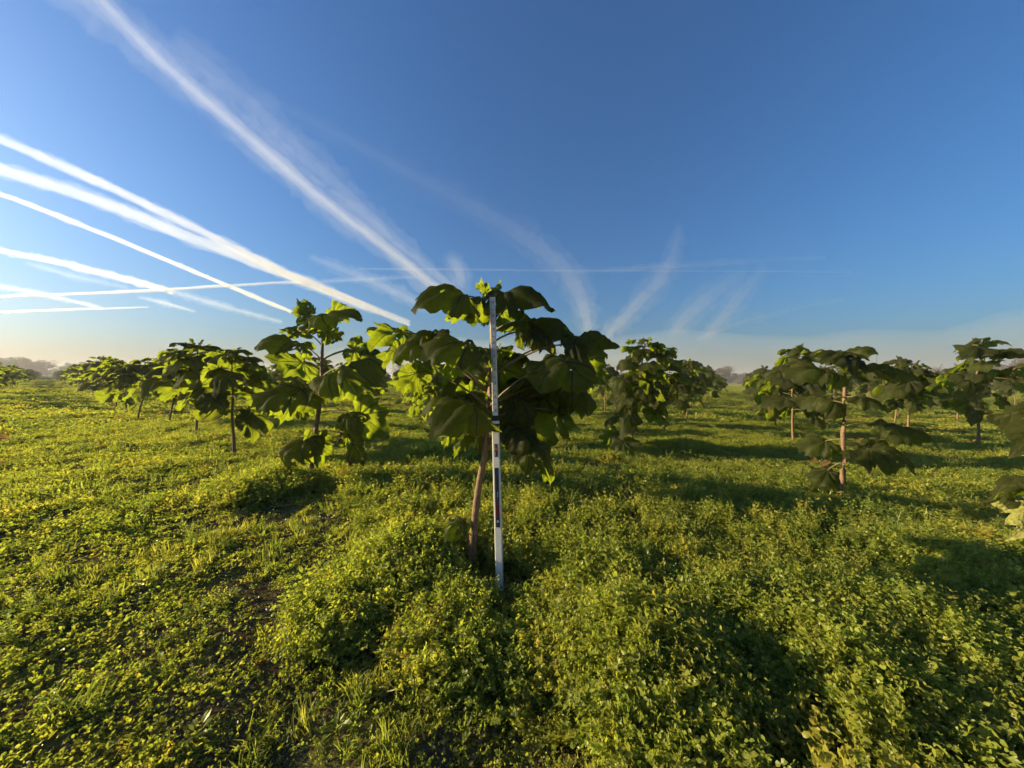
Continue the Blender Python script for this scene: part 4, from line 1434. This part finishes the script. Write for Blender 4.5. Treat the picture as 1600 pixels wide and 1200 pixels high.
GL = 'hazy tree line on the left horizon'
GR = 'brownish tree line on the right horizon'
left = [(-14, 553, 300, 4), (8, 557, 320, 0), (26, 552, 310, 3), (44, 558, 330, 0), (58, 556, 290, 4), (73, 557, 300, 2), (88, 571, 380, 3), (101, 564, 340, 0), (112, 566, 360, 3), (124, 560, 330, 0), (140, 560, 340, 4), (158, 558, 330, 3), (178, 556, 330, 1), (35, 568, 420, 0), (64, 570, 420, 3), (78, 573, 430, 0), (95, 575, 440, 4), (16, 566, 410, 3), (1, 566, 420, 0)]
for k, (x, yt, dp, kd) in enumerate(left):
    lab = {5: 'bare branching tree in the gap of the left horizon tree line', 2: 'tallest round hazy tree at the far left horizon'}.get(k, f'hazy grey tree, {ordinal(rank(left, k))} from the left in the left horizon tree line')
    put_far(x, yt + 4, dp * 0.8, kd, lab, GL, 1.35)
for k, x in enumerate(np.arange(205, 1090, 52)):
    put_far(float(x) + rng.uniform(-8, 8), 566 + rng.uniform(0, 14), rng.uniform(280, 380), int(rng.integers(0, 5)), 'distant horizon tree hidden mostly behind the sapling rows', 'distant trees behind the sapling rows', 1.5)
right = [(1098, 573, 230, 1), (1114, 570, 220, 4), (1131, 567, 215, 1), (1146, 579, 260, 3), (1160, 578, 255, 1), (1174, 579, 260, 4), (1190, 578, 250, 1), (1225, 574, 240, 4), (1262, 566, 230, 1), (1276, 568, 225, 1), (1300, 578, 250, 3),
         (1340, 576, 240, 1), (1365, 574, 230, 3), (1420, 568, 210, 0), (1447, 566, 200, 2), (1460, 572, 210, 1), (1490, 572, 220, 3), (1525, 566, 200, 1), (1560, 562, 190, 4), (1592, 552, 150, 1), (1625, 556, 160, 4)]
for k, (x, yt, dp, kd) in enumerate(right):
    lab = {2: 'russet crowned tree standing at the end of the grassy middle lane', 19: 'russet tree crown at the right edge of the horizon', 14: 'thin bare tree on the horizon between two right hand saplings'}.get(k, f'brownish tree, {ordinal(rank(right, k))} from the left in the right horizon tree line')
    put_far(x, yt + 3, dp, kd, lab, GR, 1.4)

d = ray(1369, 592); d.z = 0
mp_ = CP + d * 185; mp_.z = 0
mq = PX((mp_.x, mp_.y, CAMH))
MH = (mq[1] - 549) / FPX * 185 + CAMH
mast = thing('radio_mast', 'thin distant mast rising above the horizon between two right hand saplings', 'mast', mp_)
link('pole', mesh_from('pole', *tube([(0, 0, -.3), (0, 0, MH * .5), (0, 0, MH)], [.16, .13, .07], 6), M_black), mast)
link('antenna', mesh_from('antenna', *join([tube([(-.3, 0, MH * .93), (.3, 0, MH * .93)], [.05, .05], 4), tube([(-.2, 0, MH * .86), (.2, 0, MH * .86)], [.05, .05], 4)]), M_black), mast)

# ------------------------------------------------------------------ haze
HZ = mesh_from('haze', *box(-1520, 1520, -1520, 1520, -1.5, 20), None, smooth=False)
m, t, out = new_mat('thin_morning_haze')
v = N(t, 'ShaderNodeVolumePrincipled', i_Density=0.0007, i_Anisotropy=0.12)
v.inputs['Color'].default_value = (0.92, 0.94, 1.0, 1)
t.links.new(v.outputs[0], out.inputs['Volume'])
HZ.materials.append(m)
link('haze', HZ, kind='stuff')
print('saplings shown', shown, 'rest', len(rest), 'objects', len(bpy.data.objects), 'scatter', sum(len(p) for p in pts))
